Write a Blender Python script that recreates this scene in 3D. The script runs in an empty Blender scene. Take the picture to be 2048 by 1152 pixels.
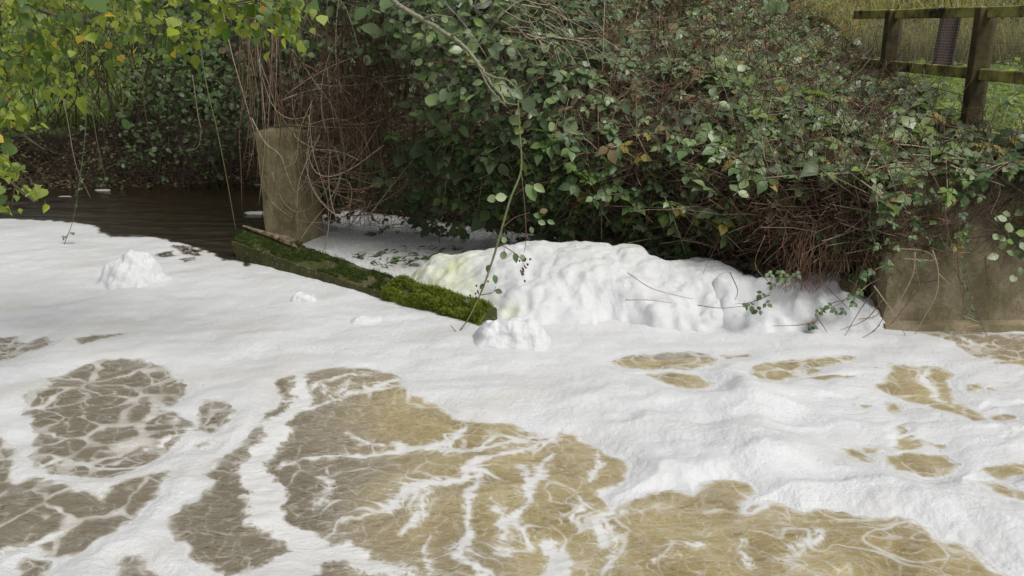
import bpy, math, random
import numpy as np
from mathutils import Vector, Matrix, noise as mn
random.seed(7)
rng = np.random.default_rng(7)
S = bpy.context.scene
COL = S.collection

# ------------------------------------------------------------------ camera, sky, sun, exposure
H, PITCH, F = 2.4, math.radians(16.1), 1820.0          # camera height above the water, pitch, focal length in photo pixels
cam = bpy.data.cameras.new('camera'); camo = bpy.data.objects.new('camera', cam); COL.objects.link(camo)
cam.sensor_width = 36.0; cam.lens = 36.0*F/2048.0; cam.clip_start = .05; cam.clip_end = 2000
camo.location = (0, 0, H); camo.rotation_euler = (math.radians(90)-PITCH, 0, 0)
S.camera = camo
SUN_EL, SUN_AZ = math.radians(56), math.radians(138)
w = bpy.data.worlds.new('World'); S.world = w; w.use_nodes = True
nt = w.node_tree; nt.nodes.clear()
sky = nt.nodes.new('ShaderNodeTexSky'); sky.sky_type = 'NISHITA'; sky.sun_disc = False
sky.sun_elevation = SUN_EL; sky.sun_rotation = SUN_AZ; sky.dust_density = 4.0; sky.air_density = 1.0; sky.ozone_density = 1.0
hs = nt.nodes.new('ShaderNodeHueSaturation'); hs.inputs['Saturation'].default_value = .22
bg = nt.nodes.new('ShaderNodeBackground'); bg.inputs['Strength'].default_value = .085
wo = nt.nodes.new('ShaderNodeOutputWorld')
nt.links.new(sky.outputs[0], hs.inputs['Color']); nt.links.new(hs.outputs[0], bg.inputs['Color']); nt.links.new(bg.outputs[0], wo.inputs[0])
sl = bpy.data.lights.new('sun', 'SUN'); sl.energy = 2.55; sl.angle = math.radians(26); sl.color = (1, .98, .94)
so = bpy.data.objects.new('sun', sl); COL.objects.link(so)
sd = Vector((math.sin(SUN_AZ)*math.cos(SUN_EL), math.cos(SUN_AZ)*math.cos(SUN_EL), math.sin(SUN_EL)))
so.rotation_euler = (-sd).to_track_quat('-Z', 'Y').to_euler()
S.view_settings.view_transform = 'Standard'; S.view_settings.look = 'None'; S.view_settings.gamma = 1
S.view_settings.use_curve_mapping = False
S.view_settings.exposure = .28
S.render.engine = 'CYCLES'
S.cycles.use_denoising = True; S.cycles.max_bounces = 8; S.cycles.transparent_max_bounces = 12
S.cycles.diffuse_bounces = 4; S.cycles.glossy_bounces = 3; S.cycles.transmission_bounces = 4; S.cycles.caustics_reflective = False

# ------------------------------------------------------------------ photo pixel -> point in the place
CP, SP = math.cos(PITCH), math.sin(PITCH)
def ray(u, v):
    a = (np.asarray(u, float)-1024)/F; b = -(np.asarray(v, float)-576)/F
    return a, CP+b*SP, -SP+b*CP
def at_z(u, v, z=0.0):
    x, y, d = ray(u, v); t = (z-H)/d
    return np.stack([x*t, y*t, H+d*t], -1)
def at_y(u, v, Y):
    x, y, d = ray(u, v); t = Y/y
    return np.stack([x*t, y*t, H+d*t], -1)
def px(p):                                               # point -> photo pixel
    p = np.asarray(p, float); X, Y, Z = p[..., 0], p[..., 1], p[..., 2]-H
    f = Y*CP-Z*SP; up = Y*SP+Z*CP
    return 1024+F*X/f, 576-F*up/f

# ------------------------------------------------------------------ noise
def _hash(ix, iy, seed):
    h = (ix.astype(np.int64)*374761393 + iy.astype(np.int64)*668265263 + seed*1442695041) & 0xffffffff
    h = ((h ^ (h >> 13))*1274126177) & 0xffffffff
    return ((h ^ (h >> 16)) & 0xffffff)/float(0x1000000)
def pn(x, y, seed=0):                                    # gradient noise about -1..1
    x = np.asarray(x, float); y = np.asarray(y, float)
    ix = np.floor(x); iy = np.floor(y); fx = x-ix; fy = y-iy
    ux = fx*fx*fx*(fx*(fx*6-15)+10); uy = fy*fy*fy*(fy*(fy*6-15)+10)
    def g(a, b, dx, dy):
        t = _hash(ix+a, iy+b, seed)*2*np.pi
        return np.cos(t)*dx+np.sin(t)*dy
    n0 = g(0, 0, fx, fy)*(1-ux)+g(1, 0, fx-1, fy)*ux
    n1 = g(0, 1, fx, fy-1)*(1-ux)+g(1, 1, fx-1, fy-1)*ux
    return (n0*(1-uy)+n1*uy)*1.5
def fbm(x, y, seed=0, octs=4, gain=.5):
    s = 0; a = 1
    for o in range(octs):
        s = s+a*pn(x*2**o, y*2**o, seed+o*17); a *= gain
    return s
def worley(x, y, seed=0):                                # F1, F2
    ix = np.floor(x); iy = np.floor(y)
    f1 = np.full(x.shape, 9.); f2 = np.full(x.shape, 9.)
    for a in (-1, 0, 1):
        for b in (-1, 0, 1):
            cx = ix+a+_hash(ix+a, iy+b, seed); cy = iy+b+_hash(ix+a, iy+b, seed+91)
            d = np.hypot(cx-x, cy-y)
            f2 = np.minimum(f2, np.maximum(f1, d)); f1 = np.minimum(f1, d)
    return f1, f2
def sstep(a, b, x):
    t = np.clip((x-a)/(b-a), 0, 1); return t*t*(3-2*t)

# ------------------------------------------------------------------ object helpers
def mesh_np(name, V, faces, mats=(), mi=None, smooth=True, attrs=None):
    me = bpy.data.meshes.new(name)
    V = np.asarray(V, np.float32).reshape(-1, 3)
    faces = [np.asarray(f, np.int32) for f in faces if len(f)]
    nf = sum(len(f) for f in faces); nl = sum(f.size for f in faces)
    me.vertices.add(len(V)); me.vertices.foreach_set('co', V.ravel())
    me.loops.add(nl); me.loops.foreach_set('vertex_index', np.concatenate([f.ravel() for f in faces]))
    tot = np.concatenate([np.full(len(f), f.shape[1], np.int32) for f in faces])
    st = np.concatenate([[0], np.cumsum(tot)[:-1]]).astype(np.int32)
    me.polygons.add(nf); me.polygons.foreach_set('loop_start', st)
    try: me.polygons.foreach_set('loop_total', tot)
    except Exception: pass
    if mi is not None: me.polygons.foreach_set('material_index', np.asarray(mi, np.int32))
    me.polygons.foreach_set('use_smooth', np.full(nf, smooth))
    for m in mats: me.materials.append(m)
    me.update(calc_edges=True)
    for k, a in (attrs or {}).items():
        at = me.attributes.new(k, 'FLOAT', 'POINT'); at.data.foreach_set('value', np.asarray(a, np.float32))
    return me
def link(name, data, parent=None, loc=None):
    o = bpy.data.objects.new(name, data); COL.objects.link(o)
    if parent is not None: o.parent = parent
    if loc is not None: o.location = loc
    return o
def tag(o, label=None, cat=None, group=None, kind=None):
    if label: o['label'] = label
    if cat: o['category'] = cat
    if group: o['group'] = group
    if kind: o['kind'] = kind
    return o
def thing(name, label, cat, loc=(0, 0, 0), group=None):
    return tag(link(name, None, loc=tuple(float(c) for c in loc)), label, cat, group)

class Acc:                                               # collects geometry for one mesh
    def __init__(s): s.V = []; s.Q = []; s.T = []; s.mq = []; s.mt = []; s.n = 0
    def add(s, V, Q=(), T=(), m=0):
        V = np.asarray(V, float)
        if len(Q): s.Q.append(np.asarray(Q)+s.n); s.mq.append(np.full(len(Q), m))
        if len(T): s.T.append(np.asarray(T)+s.n); s.mt.append(np.full(len(T), m))
        s.V.append(V); s.n += len(V)
    def mesh(s, name, mats, origin=(0, 0, 0), smooth=True):
        V = np.concatenate(s.V)-np.asarray(origin)
        fs, mi = [], []
        if s.Q: fs.append(np.concatenate(s.Q)); mi.append(np.concatenate(s.mq))
        if s.T: fs.append(np.concatenate(s.T)); mi.append(np.concatenate(s.mt))
        return mesh_np(name, V, fs, mats, np.concatenate(mi), smooth)
def tube(acc, P, r0, r1=None, k=5, m=0, cap=True):
    P = np.asarray(P, float); n = len(P); r1 = r0 if r1 is None else r1
    R = np.linspace(r0, r1, n) if np.isscalar(r0) else np.asarray(r0)
    d = np.gradient(P, axis=0); d /= np.linalg.norm(d, axis=1, keepdims=True)+1e-9
    ref = np.array([0, 0, 1.]) if abs(d[:, 2]).mean() < .8 else np.array([1., 0, 0])
    a = np.cross(d, ref); a /= np.linalg.norm(a, axis=1, keepdims=True)+1e-9; b = np.cross(d, a)
    th = np.arange(k)*2*np.pi/k
    V = (P[:, None]+R[:, None, None]*(np.cos(th)[None, :, None]*a[:, None]+np.sin(th)[None, :, None]*b[:, None])).reshape(-1, 3)
    i = np.arange(n-1)[:, None]*k; j = np.arange(k)[None]; j2 = (j+1) % k
    Q = np.stack([i+j, i+j2, i+k+j2, i+k+j], -1).reshape(-1, 4)
    T = []
    if cap:
        V = np.concatenate([V, P[:1], P[-1:]]); c0 = n*k; jj = np.arange(k); jn = (jj+1) % k
        T = np.concatenate([np.stack([np.full(k, c0), jn, jj], -1), np.stack([np.full(k, c0+1), (n-1)*k+jj, (n-1)*k+jn], -1)])
    acc.add(V, Q, T, m)
def tubes(acc, P, r, m=0, taper=.5):                      # many 3-sided tubes at once: P (N, n, 3), r (N,)
    N, n = P.shape[:2]; k = 3
    d = np.gradient(P, axis=1); d /= np.linalg.norm(d, axis=2, keepdims=True)+1e-9
    ref = np.array([.31, .52, .79]); a = np.cross(d, ref); a /= np.linalg.norm(a, axis=2, keepdims=True)+1e-9; b = np.cross(d, a)
    th = np.arange(k)*2*np.pi/k
    R = r[:, None]*np.linspace(1, taper, n)[None]
    V = (P[:, :, None]+R[:, :, None, None]*(np.cos(th)[None, None, :, None]*a[:, :, None]+np.sin(th)[None, None, :, None]*b[:, :, None]))
    base = (np.arange(N)*n*k)[:, None, None]; i = np.arange(n-1)[None, :, None]*k; j = np.arange(k)[None, None]; j2 = (j+1) % k
    Q = np.stack([base+i+j, base+i+j2, base+i+k+j2, base+i+k+j], -1).reshape(-1, 4)
    acc.add(V.reshape(-1, 3), Q, (), m)
def smooth_path(P, n=24):                                # Catmull-Rom through the points
    P = np.asarray(P, float); m = len(P)
    E = np.concatenate([2*P[:1]-P[1:2], P, 2*P[-1:]-P[-2:-1]])
    t = np.linspace(0, m-1-1e-6, n); i = t.astype(int); f = (t-i)[:, None]
    p0, p1, p2, p3 = E[i], E[i+1], E[i+2], E[i+3]
    return .5*(2*p1+(p2-p0)*f+(2*p0-5*p1+4*p2-p3)*f*f+(3*p1-p0-3*p2+p3)*f**3)
def box(acc, c, s, R=np.eye(3), m=0, bev=0):
    x, y, z = np.asarray(s, float)/2; b = min(bev, x*.9, y*.9, z*.9)
    if b <= 0:
        V = np.array([(i, j, k) for i in (-x, x) for j in (-y, y) for k in (-z, z)])
        Q = [(0, 1, 3, 2), (4, 6, 7, 5), (0, 4, 5, 1), (2, 3, 7, 6), (0, 2, 6, 4), (1, 5, 7, 3)]
        acc.add(V@np.asarray(R).T+np.asarray(c), Q, (), m); return
    prof = [(-x+b, -y), (x-b, -y), (x, -y+b), (x, y-b), (x-b, y), (-x+b, y), (-x, y-b), (-x, -y+b)]
    ins = [(-x+2*b, -y+b), (x-2*b, -y+b), (x-b, -y+2*b), (x-b, y-2*b), (x-2*b, y-b), (-x+2*b, y-b), (-x+b, y-2*b), (-x+b, -y+2*b)]
    V = [(p[0], p[1], -z) for p in ins]+[(p[0], p[1], -z+b) for p in prof]+[(p[0], p[1], z-b) for p in prof]+[(p[0], p[1], z) for p in ins]
    V += [(0, 0, -z), (0, 0, z)]
    Q = [(8*l+i, 8*l+(i+1) % 8, 8*l+8+(i+1) % 8, 8*l+8+i) for l in range(3) for i in range(8)]
    T = [(32, (i+1) % 8, i) for i in range(8)]+[(33, 24+i, 24+(i+1) % 8) for i in range(8)]
    acc.add(np.array(V)@np.asarray(R).T+np.asarray(c), Q, T, m)
def rotz(a):
    c, s = math.cos(a), math.sin(a); return np.array([[c, -s, 0], [s, c, 0], [0, 0, 1.]])

# ------------------------------------------------------------------ materials
def mat(name):
    m = bpy.data.materials.new(name); m.use_nodes = True
    n = m.node_tree.nodes; return m, n, m.node_tree.links, n['Principled BSDF']
def setp(p, col=None, rough=None, spec=None):
    if col is not None: p.inputs['Base Color'].default_value = (*col, 1)
    if rough is not None: p.inputs['Roughness'].default_value = rough
    if spec is not None: p.inputs['Specular IOR Level'].default_value = spec
def noise(n, l, scale, detail=4, rough=.55, coord='Object', stretch=None, dist=0):
    tc = n.new('ShaderNodeTexCoord'); t = n.new('ShaderNodeTexNoise')
    t.inputs['Scale'].default_value = scale; t.inputs['Detail'].default_value = detail; t.inputs['Roughness'].default_value = rough
    t.inputs['Distortion'].default_value = dist
    if stretch:
        mp = n.new('ShaderNodeMapping'); mp.inputs['Scale'].default_value = stretch
        l.new(tc.outputs[coord], mp.inputs[0]); l.new(mp.outputs[0], t.inputs['Vector'])
    else: l.new(tc.outputs[coord], t.inputs['Vector'])
    return t
def ramp(n, l, src, stops):
    r = n.new('ShaderNodeValToRGB'); e = r.color_ramp.elements
    while len(e) < len(stops): e.new(.5)
    for k, (p, c) in enumerate(stops):
        e[k].position = p; e[k].color = (*c, 1) if len(c) == 3 else c
    l.new(src, r.inputs[0]); return r
def bump(n, l, p, h, strength, dist):
    b = n.new('ShaderNodeBump'); b.inputs['Strength'].default_value = strength; b.inputs['Distance'].default_value = dist
    l.new(h, b.inputs['Height']); l.new(b.outputs[0], p.inputs['Normal']); return b
def mixc(n, l, fac, a, b, blend='MIX'):
    x = n.new('ShaderNodeMix'); x.data_type = 'RGBA'; x.blend_type = blend
    for s, v in ((x.inputs[0], fac), (x.inputs[6], a), (x.inputs[7], b)):
        if hasattr(v, 'is_output'): l.new(v, s)
        elif isinstance(v, (int, float)): s.default_value = v
        else: s.default_value = (*v, 1)
    return x.outputs[2]
def math_(n, l, op, a, b=0.0, clamp=False):
    x = n.new('ShaderNodeMath'); x.operation = op; x.use_clamp = clamp
    for s, v in ((x.inputs[0], a), (x.inputs[1], b)):
        if hasattr(v, 'is_output'): l.new(v, s)
        else: s.default_value = v
    return x.outputs[0]
def attr(n, name):
    a = n.new('ShaderNodeAttribute'); a.attribute_name = name; return a.outputs['Fac']

def leaf_mat(name, c, rough=.42, trans=.25, var=.35, spec=.5):
    m, n, l, p = mat(name)
    oi = n.new('ShaderNodeObjectInfo'); t = noise(n, l, 9, 2)
    geo = n.new('ShaderNodeNewGeometry')
    r = math_(n, l, 'ADD', geo.outputs['Random Per Island'], oi.outputs['Random']); r = math_(n, l, 'FRACT', r)
    dark = tuple(x*(1-var) for x in c); light = (c[0]*(1+var)+.012, c[1]*(1+var*.9)+.01, c[2]*(1+var)+.008)
    base = mixc(n, l, r, dark, light)
    t2 = noise(n, l, 60, 3); base = mixc(n, l, math_(n, l, 'MULTIPLY', t2.outputs[0], .35), base, tuple(x*.55 for x in c))
    back = mixc(n, l, .4, base, (.13, .17, .09))
    base = mixc(n, l, geo.outputs['Backfacing'], base, back)
    l.new(base, p.inputs['Base Color']); setp(p, None, rough, spec)
    bump(n, l, p, t2.outputs[0], .25, .004)
    tr = n.new('ShaderNodeBsdfTranslucent'); l.new(mixc(n, l, .5, base, (c[0]*2.2+.02, c[1]*2.4+.02, c[2]*.9)), tr.inputs[0])
    mx = n.new('ShaderNodeMixShader'); mx.inputs[0].default_value = trans
    out = n['Material Output']; l.new(p.outputs[0], mx.inputs[1]); l.new(tr.outputs[0], mx.inputs[2]); l.new(mx.outputs[0], out.inputs[0])
    return m
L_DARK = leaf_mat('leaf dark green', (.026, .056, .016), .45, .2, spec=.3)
L_MID = leaf_mat('leaf mid green', (.070, .145, .032), .42, .22, spec=.4)
L_GREY = leaf_mat('leaf grey green', (.185, .25, .095), .34, .2, spec=.5)
L_LIME = leaf_mat('leaf lime', (.20, .31, .05), .5, .35, spec=.3)
L_YEL = leaf_mat('leaf yellow', (.48, .33, .05), .55, .35, .2)
L_BRN = leaf_mat('leaf brown', (.15, .085, .042), .8, .15, spec=.15)
L_RUS = leaf_mat('leaf russet', (.30, .12, .05), .6, .2)
T_GRN = leaf_mat('tree leaf green', (.11, .18, .03), .45, .5, spec=.35)
T_LIME = leaf_mat('tree leaf yellow green', (.31, .37, .05), .45, .5, spec=.35)
T_YEL = leaf_mat('tree leaf yellow', (.62, .40, .04), .5, .45, .2)
T_DRK = leaf_mat('tree leaf dark', (.06, .125, .018), .45, .45, spec=.3)
LEAFM = [L_DARK, L_MID, L_GREY, L_LIME, L_YEL, L_BRN, L_RUS, T_GRN, T_LIME, T_YEL, T_DRK]

def bark_mat(name, c1, c2, scale=30, rough=.85, stretch=None, bs=.5):
    m, n, l, p = mat(name); t = noise(n, l, scale, 5, .6, stretch=stretch)
    r = ramp(n, l, t.outputs[0], [(.3, c1), (.7, c2)]); l.new(r.outputs[0], p.inputs['Base Color']); setp(p, None, rough, .3)
    bump(n, l, p, t.outputs[0], bs, .01); return m
M_CANE = bark_mat('bramble cane', (.075, .048, .032), (.16, .10, .065))
M_RED = bark_mat('red brown dead stem', (.085, .046, .03), (.25, .14, .085))
M_PALE = bark_mat('pale dry stem', (.19, .15, .10), (.34, .28, .20))
M_GSTEM = bark_mat('green stem', (.07, .09, .035), (.13, .14, .06))
M_TWIG = bark_mat('dark twig', (.028, .020, .014), (.075, .052, .036))
M_LICH = bark_mat('lichened bark', (.11, .10, .065), (.26, .27, .17), 45)
M_BARK = bark_mat('tree bark', (.05, .04, .03), (.12, .10, .075), 20)
M_BERRY, n_, l_, p_ = mat('dried berry'); setp(p_, (.018, .008, .012), .35)

def concrete_mat(name, base, moss, z0=.0, mossy=.5, scale=3):
    m, n, l, p = mat(name)
    a = noise(n, l, scale, 6, .62); b = noise(n, l, scale*14, 4, .6); c = noise(n, l, scale*60, 3)
    col = ramp(n, l, a.outputs[0], [(.28, tuple(x*.45 for x in base)), (.5, base), (.72, tuple(x*1.5 for x in base))]).outputs[0]
    mm = ramp(n, l, noise(n, l, scale*1.7, 7, .68, stretch=(1, 1, .6)).outputs[0], [(.52-.25*mossy, (0, 0, 0)), (.72-.2*mossy, (1, 1, 1))]).outputs[0]
    col = mixc(n, l, mm, col, moss)
    col = mixc(n, l, ramp(n, l, b.outputs[0], [(.55, (0, 0, 0)), (.75, (.75, .75, .75))]).outputs[0], col, tuple(x*.35 for x in base))
    wl = ramp(n, l, noise(n, l, scale*9, 4, .7).outputs[0], [(.60, (0, 0, 0)), (.67, (.7, .7, .7))]).outputs[0]
    col = mixc(n, l, wl, col, (.33, .31, .26))
    l.new(col, p.inputs['Base Color']); setp(p, None, .9, .25)
    h = math_(n, l, 'ADD', math_(n, l, 'MULTIPLY', b.outputs[0], 1.0), math_(n, l, 'MULTIPLY', c.outputs[0], .4))
    bump(n, l, p, h, .6, .012); return m
M_PILLAR = concrete_mat('pillar concrete', (.24, .20, .115), (.12, .115, .045), mossy=.35)
M_WALL = concrete_mat('wall concrete', (.26, .215, .14), (.13, .12, .05), mossy=.35)
M_BEAM = concrete_mat('beam concrete', (.085, .075, .03), (.04, .046, .012), mossy=.7)

def moss_mat(name, c1, c2):
    m, n, l, p = mat(name); a = noise(n, l, 14, 5, .65); b = noise(n, l, 120, 3)
    col = ramp(n, l, a.outputs[0], [(.32, c1), (.68, c2)]).outputs[0]
    col = mixc(n, l, math_(n, l, 'MULTIPLY', b.outputs[0], .5), col, tuple(x*.5 for x in c1))
    l.new(col, p.inputs['Base Color']); setp(p, None, .95, .15); bump(n, l, p, b.outputs[0], .8, .01); return m
M_MOSSD = moss_mat('dark moss', (.022, .034, .007), (.06, .085, .016))
M_MOSSB = moss_mat('bright moss', (.10, .135, .014), (.24, .29, .045))

# foam ----------------------------------------------------------------
def foam_mat(name, alpha=False, green=False):
    m, n, l, p = mat(name)
    a = noise(n, l, 5, 5, .6); b = noise(n, l, 55, 4, .65); c = noise(n, l, 190, 2, .6)
    thick = attr(n, 'thick')
    col = mixc(n, l, thick, (.42, .405, .36), (.55, .555, .565))
    col = mixc(n, l, ramp(n, l, a.outputs[0], [(.45, (0, 0, 0)), (.75, (.35, .35, .35))]).outputs[0], col, (.505, .505, .50))
    if green:
        g = attr(n, 'green'); gn = ramp(n, l, noise(n, l, 4.5, 6, .7).outputs[0], [(.42, (0, 0, 0)), (.66, (1, 1, 1))]).outputs[0]
        col = mixc(n, l, math_(n, l, 'MULTIPLY', g, gn, True), col, (.42, .46, .16))
        col = mixc(n, l, math_(n, l, 'MULTIPLY', g, .35, True), col, (.70, .73, .50))
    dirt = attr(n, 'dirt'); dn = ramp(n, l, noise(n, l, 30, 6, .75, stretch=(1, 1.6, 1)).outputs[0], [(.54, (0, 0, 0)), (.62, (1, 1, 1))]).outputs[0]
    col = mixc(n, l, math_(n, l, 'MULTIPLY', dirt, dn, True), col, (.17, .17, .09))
    fs = ramp(n, l, noise(n, l, 1.3, 5, .65, stretch=(.7, 3.2, 1), dist=.7).outputs[0], [(.50, (0, 0, 0)), (.72, (.26, .26, .26))]).outputs[0]
    col = mixc(n, l, fs, col, (.42, .415, .405))
    l.new(col, p.inputs['Base Color']); setp(p, None, .5, .3)
    tc = n.new('ShaderNodeTexCoord'); vo = n.new('ShaderNodeTexVoronoi'); vo.inputs['Scale'].default_value = 62; vo.inputs['Randomness'].default_value = 1; l.new(tc.outputs['Object'], vo.inputs['Vector'])
    vo2 = n.new('ShaderNodeTexVoronoi'); vo2.inputs['Scale'].default_value = 28; l.new(tc.outputs['Object'], vo2.inputs['Vector'])
    patch = ramp(n, l, noise(n, l, 1.7, 4, .6).outputs[0], [(.38, (.15, .15, .15)), (.62, (1, 1, 1))]).outputs[0]
    bub = math_(n, l, 'ADD', math_(n, l, 'MULTIPLY', vo.outputs['Distance'], -.55), math_(n, l, 'MULTIPLY', vo2.outputs['Distance'], -.5)); bub = math_(n, l, 'MULTIPLY', bub, patch)
    h = math_(n, l, 'ADD', math_(n, l, 'MULTIPLY', b.outputs[0], .7), math_(n, l, 'ADD', math_(n, l, 'MULTIPLY', c.outputs[0], .5), bub))
    bump(n, l, p, h, .45, .017)
    if green: p.inputs['Subsurface Weight'].default_value = .5; p.inputs['Subsurface Radius'].default_value = (1, 1, .95); p.inputs['Subsurface Scale'].default_value = .05
    if alpha:
        al = attr(n, 'cover'); d = noise(n, l, 45, 5, .7); e = noise(n, l, 16, 4, .65)
        k = math_(n, l, 'ADD', math_(n, l, 'MULTIPLY', d.outputs[0], .55), math_(n, l, 'MULTIPLY', e.outputs[0], .45))
        x = math_(n, l, 'SUBTRACT', math_(n, l, 'MULTIPLY', al, 1.55), k)
        x = math_(n, l, 'MULTIPLY', x, 14, True)
        tb = n.new('ShaderNodeBsdfTransparent'); mx = n.new('ShaderNodeMixShader')
        l.new(x, mx.inputs[0]); l.new(tb.outputs[0], mx.inputs[1]); l.new(p.outputs[0], mx.inputs[2])
        l.new(mx.outputs[0], n['Material Output'].inputs[0])
    return m
M_FOAM = foam_mat('foam', True)
M_HEAP = foam_mat('foam heap', False, True)

def water_mat():
    m, n, l, p = mat('river water')
    turb = attr(n, 'turbid_shade'); film = attr(n, 'film')
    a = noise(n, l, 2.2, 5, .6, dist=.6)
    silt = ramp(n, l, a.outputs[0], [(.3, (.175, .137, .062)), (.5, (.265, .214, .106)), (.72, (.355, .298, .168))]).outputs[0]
    clear = (.019, .013, .0075); mid = (.205, .175, .128)  # clear and mid also hold canopy shade and grey sky reflection in their colour
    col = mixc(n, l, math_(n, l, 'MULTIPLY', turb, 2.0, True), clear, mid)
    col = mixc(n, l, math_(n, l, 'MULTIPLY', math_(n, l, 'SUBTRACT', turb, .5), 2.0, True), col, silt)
    # fine bubbles breaking the film up, and drifting specks
    d = noise(n, l, 42, 5, .7); e = noise(n, l, 110, 3, .6)
    k = math_(n, l, 'ADD', math_(n, l, 'MULTIPLY', d.outputs[0], .7), math_(n, l, 'MULTIPLY', e.outputs[0], .4))
    f = math_(n, l, 'MULTIPLY', film, math_(n, l, 'ADD', math_(n, l, 'MULTIPLY', k, 1.1), .42), True)
    col = mixc(n, l, math_(n, l, 'MULTIPLY', f, .96, True), col, mixc(n, l, f, (.52, .49, .41), (.54, .54, .535)))
    sp = ramp(n, l, noise(n, l, 26, 5, .75, stretch=(1, 1.9, 1), dist=.8).outputs[0], [(.60, (0, 0, 0)), (.78, (.30, .30, .30))]).outputs[0]
    col = mixc(n, l, math_(n, l, 'MULTIPLY', sp, math_(n, l, 'MULTIPLY', turb, .9), True), col, (.56, .52, .42))
    # silt scatters light from inside the water (unrippled), the surface mirrors the sky and the bank (rippled)
    w1 = noise(n, l, 4, 4, .55, stretch=(1, 2.0, 1), dist=1.2); w2 = noise(n, l, 14, 4, .6, stretch=(1, 1.8, 1), dist=1.6)
    h = math_(n, l, 'ADD', w1.outputs[0], math_(n, l, 'MULTIPLY', w2.outputs[0], .36))
    df = n.new('ShaderNodeBsdfDiffuse'); l.new(col, df.inputs['Color'])
    b0 = n.new('ShaderNodeBump'); b0.inputs['Distance'].default_value = .022; b0.inputs['Strength'].default_value = .6; l.new(h, b0.inputs['Height']); l.new(b0.outputs[0], df.inputs['Normal'])
    gl = n.new('ShaderNodeBsdfGlossy'); gl.inputs['Color'].default_value = (1, 1, 1, 1); l.new(math_(n, l, 'ADD', math_(n, l, 'MULTIPLY', f, .55), .06), gl.inputs['Roughness'])
    b_ = n.new('ShaderNodeBump'); b_.inputs['Distance'].default_value = .14; l.new(h, b_.inputs['Height']); l.new(b_.outputs[0], gl.inputs['Normal'])
    l.new(math_(n, l, 'ADD', math_(n, l, 'MULTIPLY', turb, 1.2), .10, True), b_.inputs['Strength'])
    fr = n.new('ShaderNodeFresnel'); fr.inputs['IOR'].default_value = 1.33; l.new(b_.outputs[0], fr.inputs['Normal'])
    mx = n.new('ShaderNodeMixShader'); l.new(math_(n, l, 'MULTIPLY', fr.outputs[0], math_(n, l, 'SUBTRACT', 1.0, math_(n, l, 'MULTIPLY', f, .75))), mx.inputs[0]); l.new(df.outputs[0], mx.inputs[1]); l.new(gl.outputs[0], mx.inputs[2])
    l.new(mx.outputs[0], n['Material Output'].inputs[0])
    return m
M_WATER = water_mat()

def ground_mat():
    m, n, l, p = mat('ground'); g = attr(n, 'grassy')
    a = noise(n, l, 2.5, 6, .65); b = noise(n, l, 24, 5, .65)
    soil = ramp(n, l, b.outputs[0], [(.3, (.012, .009, .006)), (.6, (.035, .026, .017)), (.8, (.07, .05, .032))]).outputs[0]
    gr = ramp(n, l, a.outputs[0], [(.3, (.055, .085, .02)), (.55, (.095, .135, .03)), (.75, (.16, .16, .06))]).outputs[0]
    l.new(mixc(n, l, g, soil, gr), p.inputs['Base Color']); setp(p, None, .95, .1); bump(n, l, p, b.outputs[0], 1, .05); return m
M_GROUND = ground_mat()

# ------------------------------------------------------------------ the ground
BX = [-60, -12, -9.6, -8.6, -7.5, -4, -2.6, -1.2, 0, 1.3, 2.5, 3.0, 3.12, 12, 60]
BY = [2, 4, 7, 11.5, 13.6, 14.1, 12.2, 11.3, 10.6, 9.9, 9.1, 8.7, 7.6, 7.6, 7.6]
def bank(x): return np.interp(x, BX, BY)
def ground_h(x, y):
    d = y-bank(x)
    top = np.interp(x, [-60, -9, -4, -2, 0, 3, 60], [.7, .7, .75, 1.0, 1.3, 1.38, 1.38])
    wd = np.interp(x, [-9, -4, -2, 0, 3, 3.2], [2.2, 2.2, 1.5, 1.0, .8, .35])
    h = np.where(d < 0, -.05+np.maximum(d*1.5, -.9), -.05+top*sstep(0, 1, d/wd)+.0*d)
    h = h+np.where(d > 0, .05*fbm(x*1.5, y*1.5, 3, 3)*np.clip(d, 0, 1), 0)
    h = h+.18*np.clip(d-1, 0, 1)*(x > 3)*np.clip((y-8)/10, 0, 1)
    right = sstep(2, 7, x)
    h = h+right*2.9*sstep(18.5, 27, y)+(1-right)*1.6*sstep(24, 34, y)
    return h
def build_ground():
    xs = np.concatenate([[-400, -150, -60, -30, -18], np.arange(-13, 16, .16), [18, 24, 40, 80, 200, 400]])
    ys = np.concatenate([[-300, -60, -10, 0, 3], np.arange(5, 16, .16), np.arange(16, 36, .6), [40, 60, 120, 400, 700]])
    X, Y = np.meshgrid(xs, ys); Z = ground_h(X, Y)
    Z = np.where(Y < -10, .8, Z)
    d = Y-bank(X)
    gr = sstep(1.6, 3.4, d+.8*fbm(X*.8, Y*.8, 5, 3))
    gr = np.where(X > 3.3, sstep(.7, 1.6, d+.4*fbm(X, Y, 6, 3)), gr)
    gr = np.where((X > -7.4) & (X < 3.3) & (Y < 40), 0, gr)
    nx, ny = len(xs), len(ys); i = np.arange(ny-1)[:, None]*nx+np.arange(nx-1)[None]
    Q = np.stack([i, i+1, i+nx+1, i+nx], -1).reshape(-1, 4)
    me = mesh_np('ground', np.stack([X, Y, Z], -1), [Q], [M_GROUND], attrs={'grassy': gr.ravel()})
    tag(link('ground', me), 'dark earth river bank rising to a green meadow', kind='structure')
build_ground()

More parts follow.
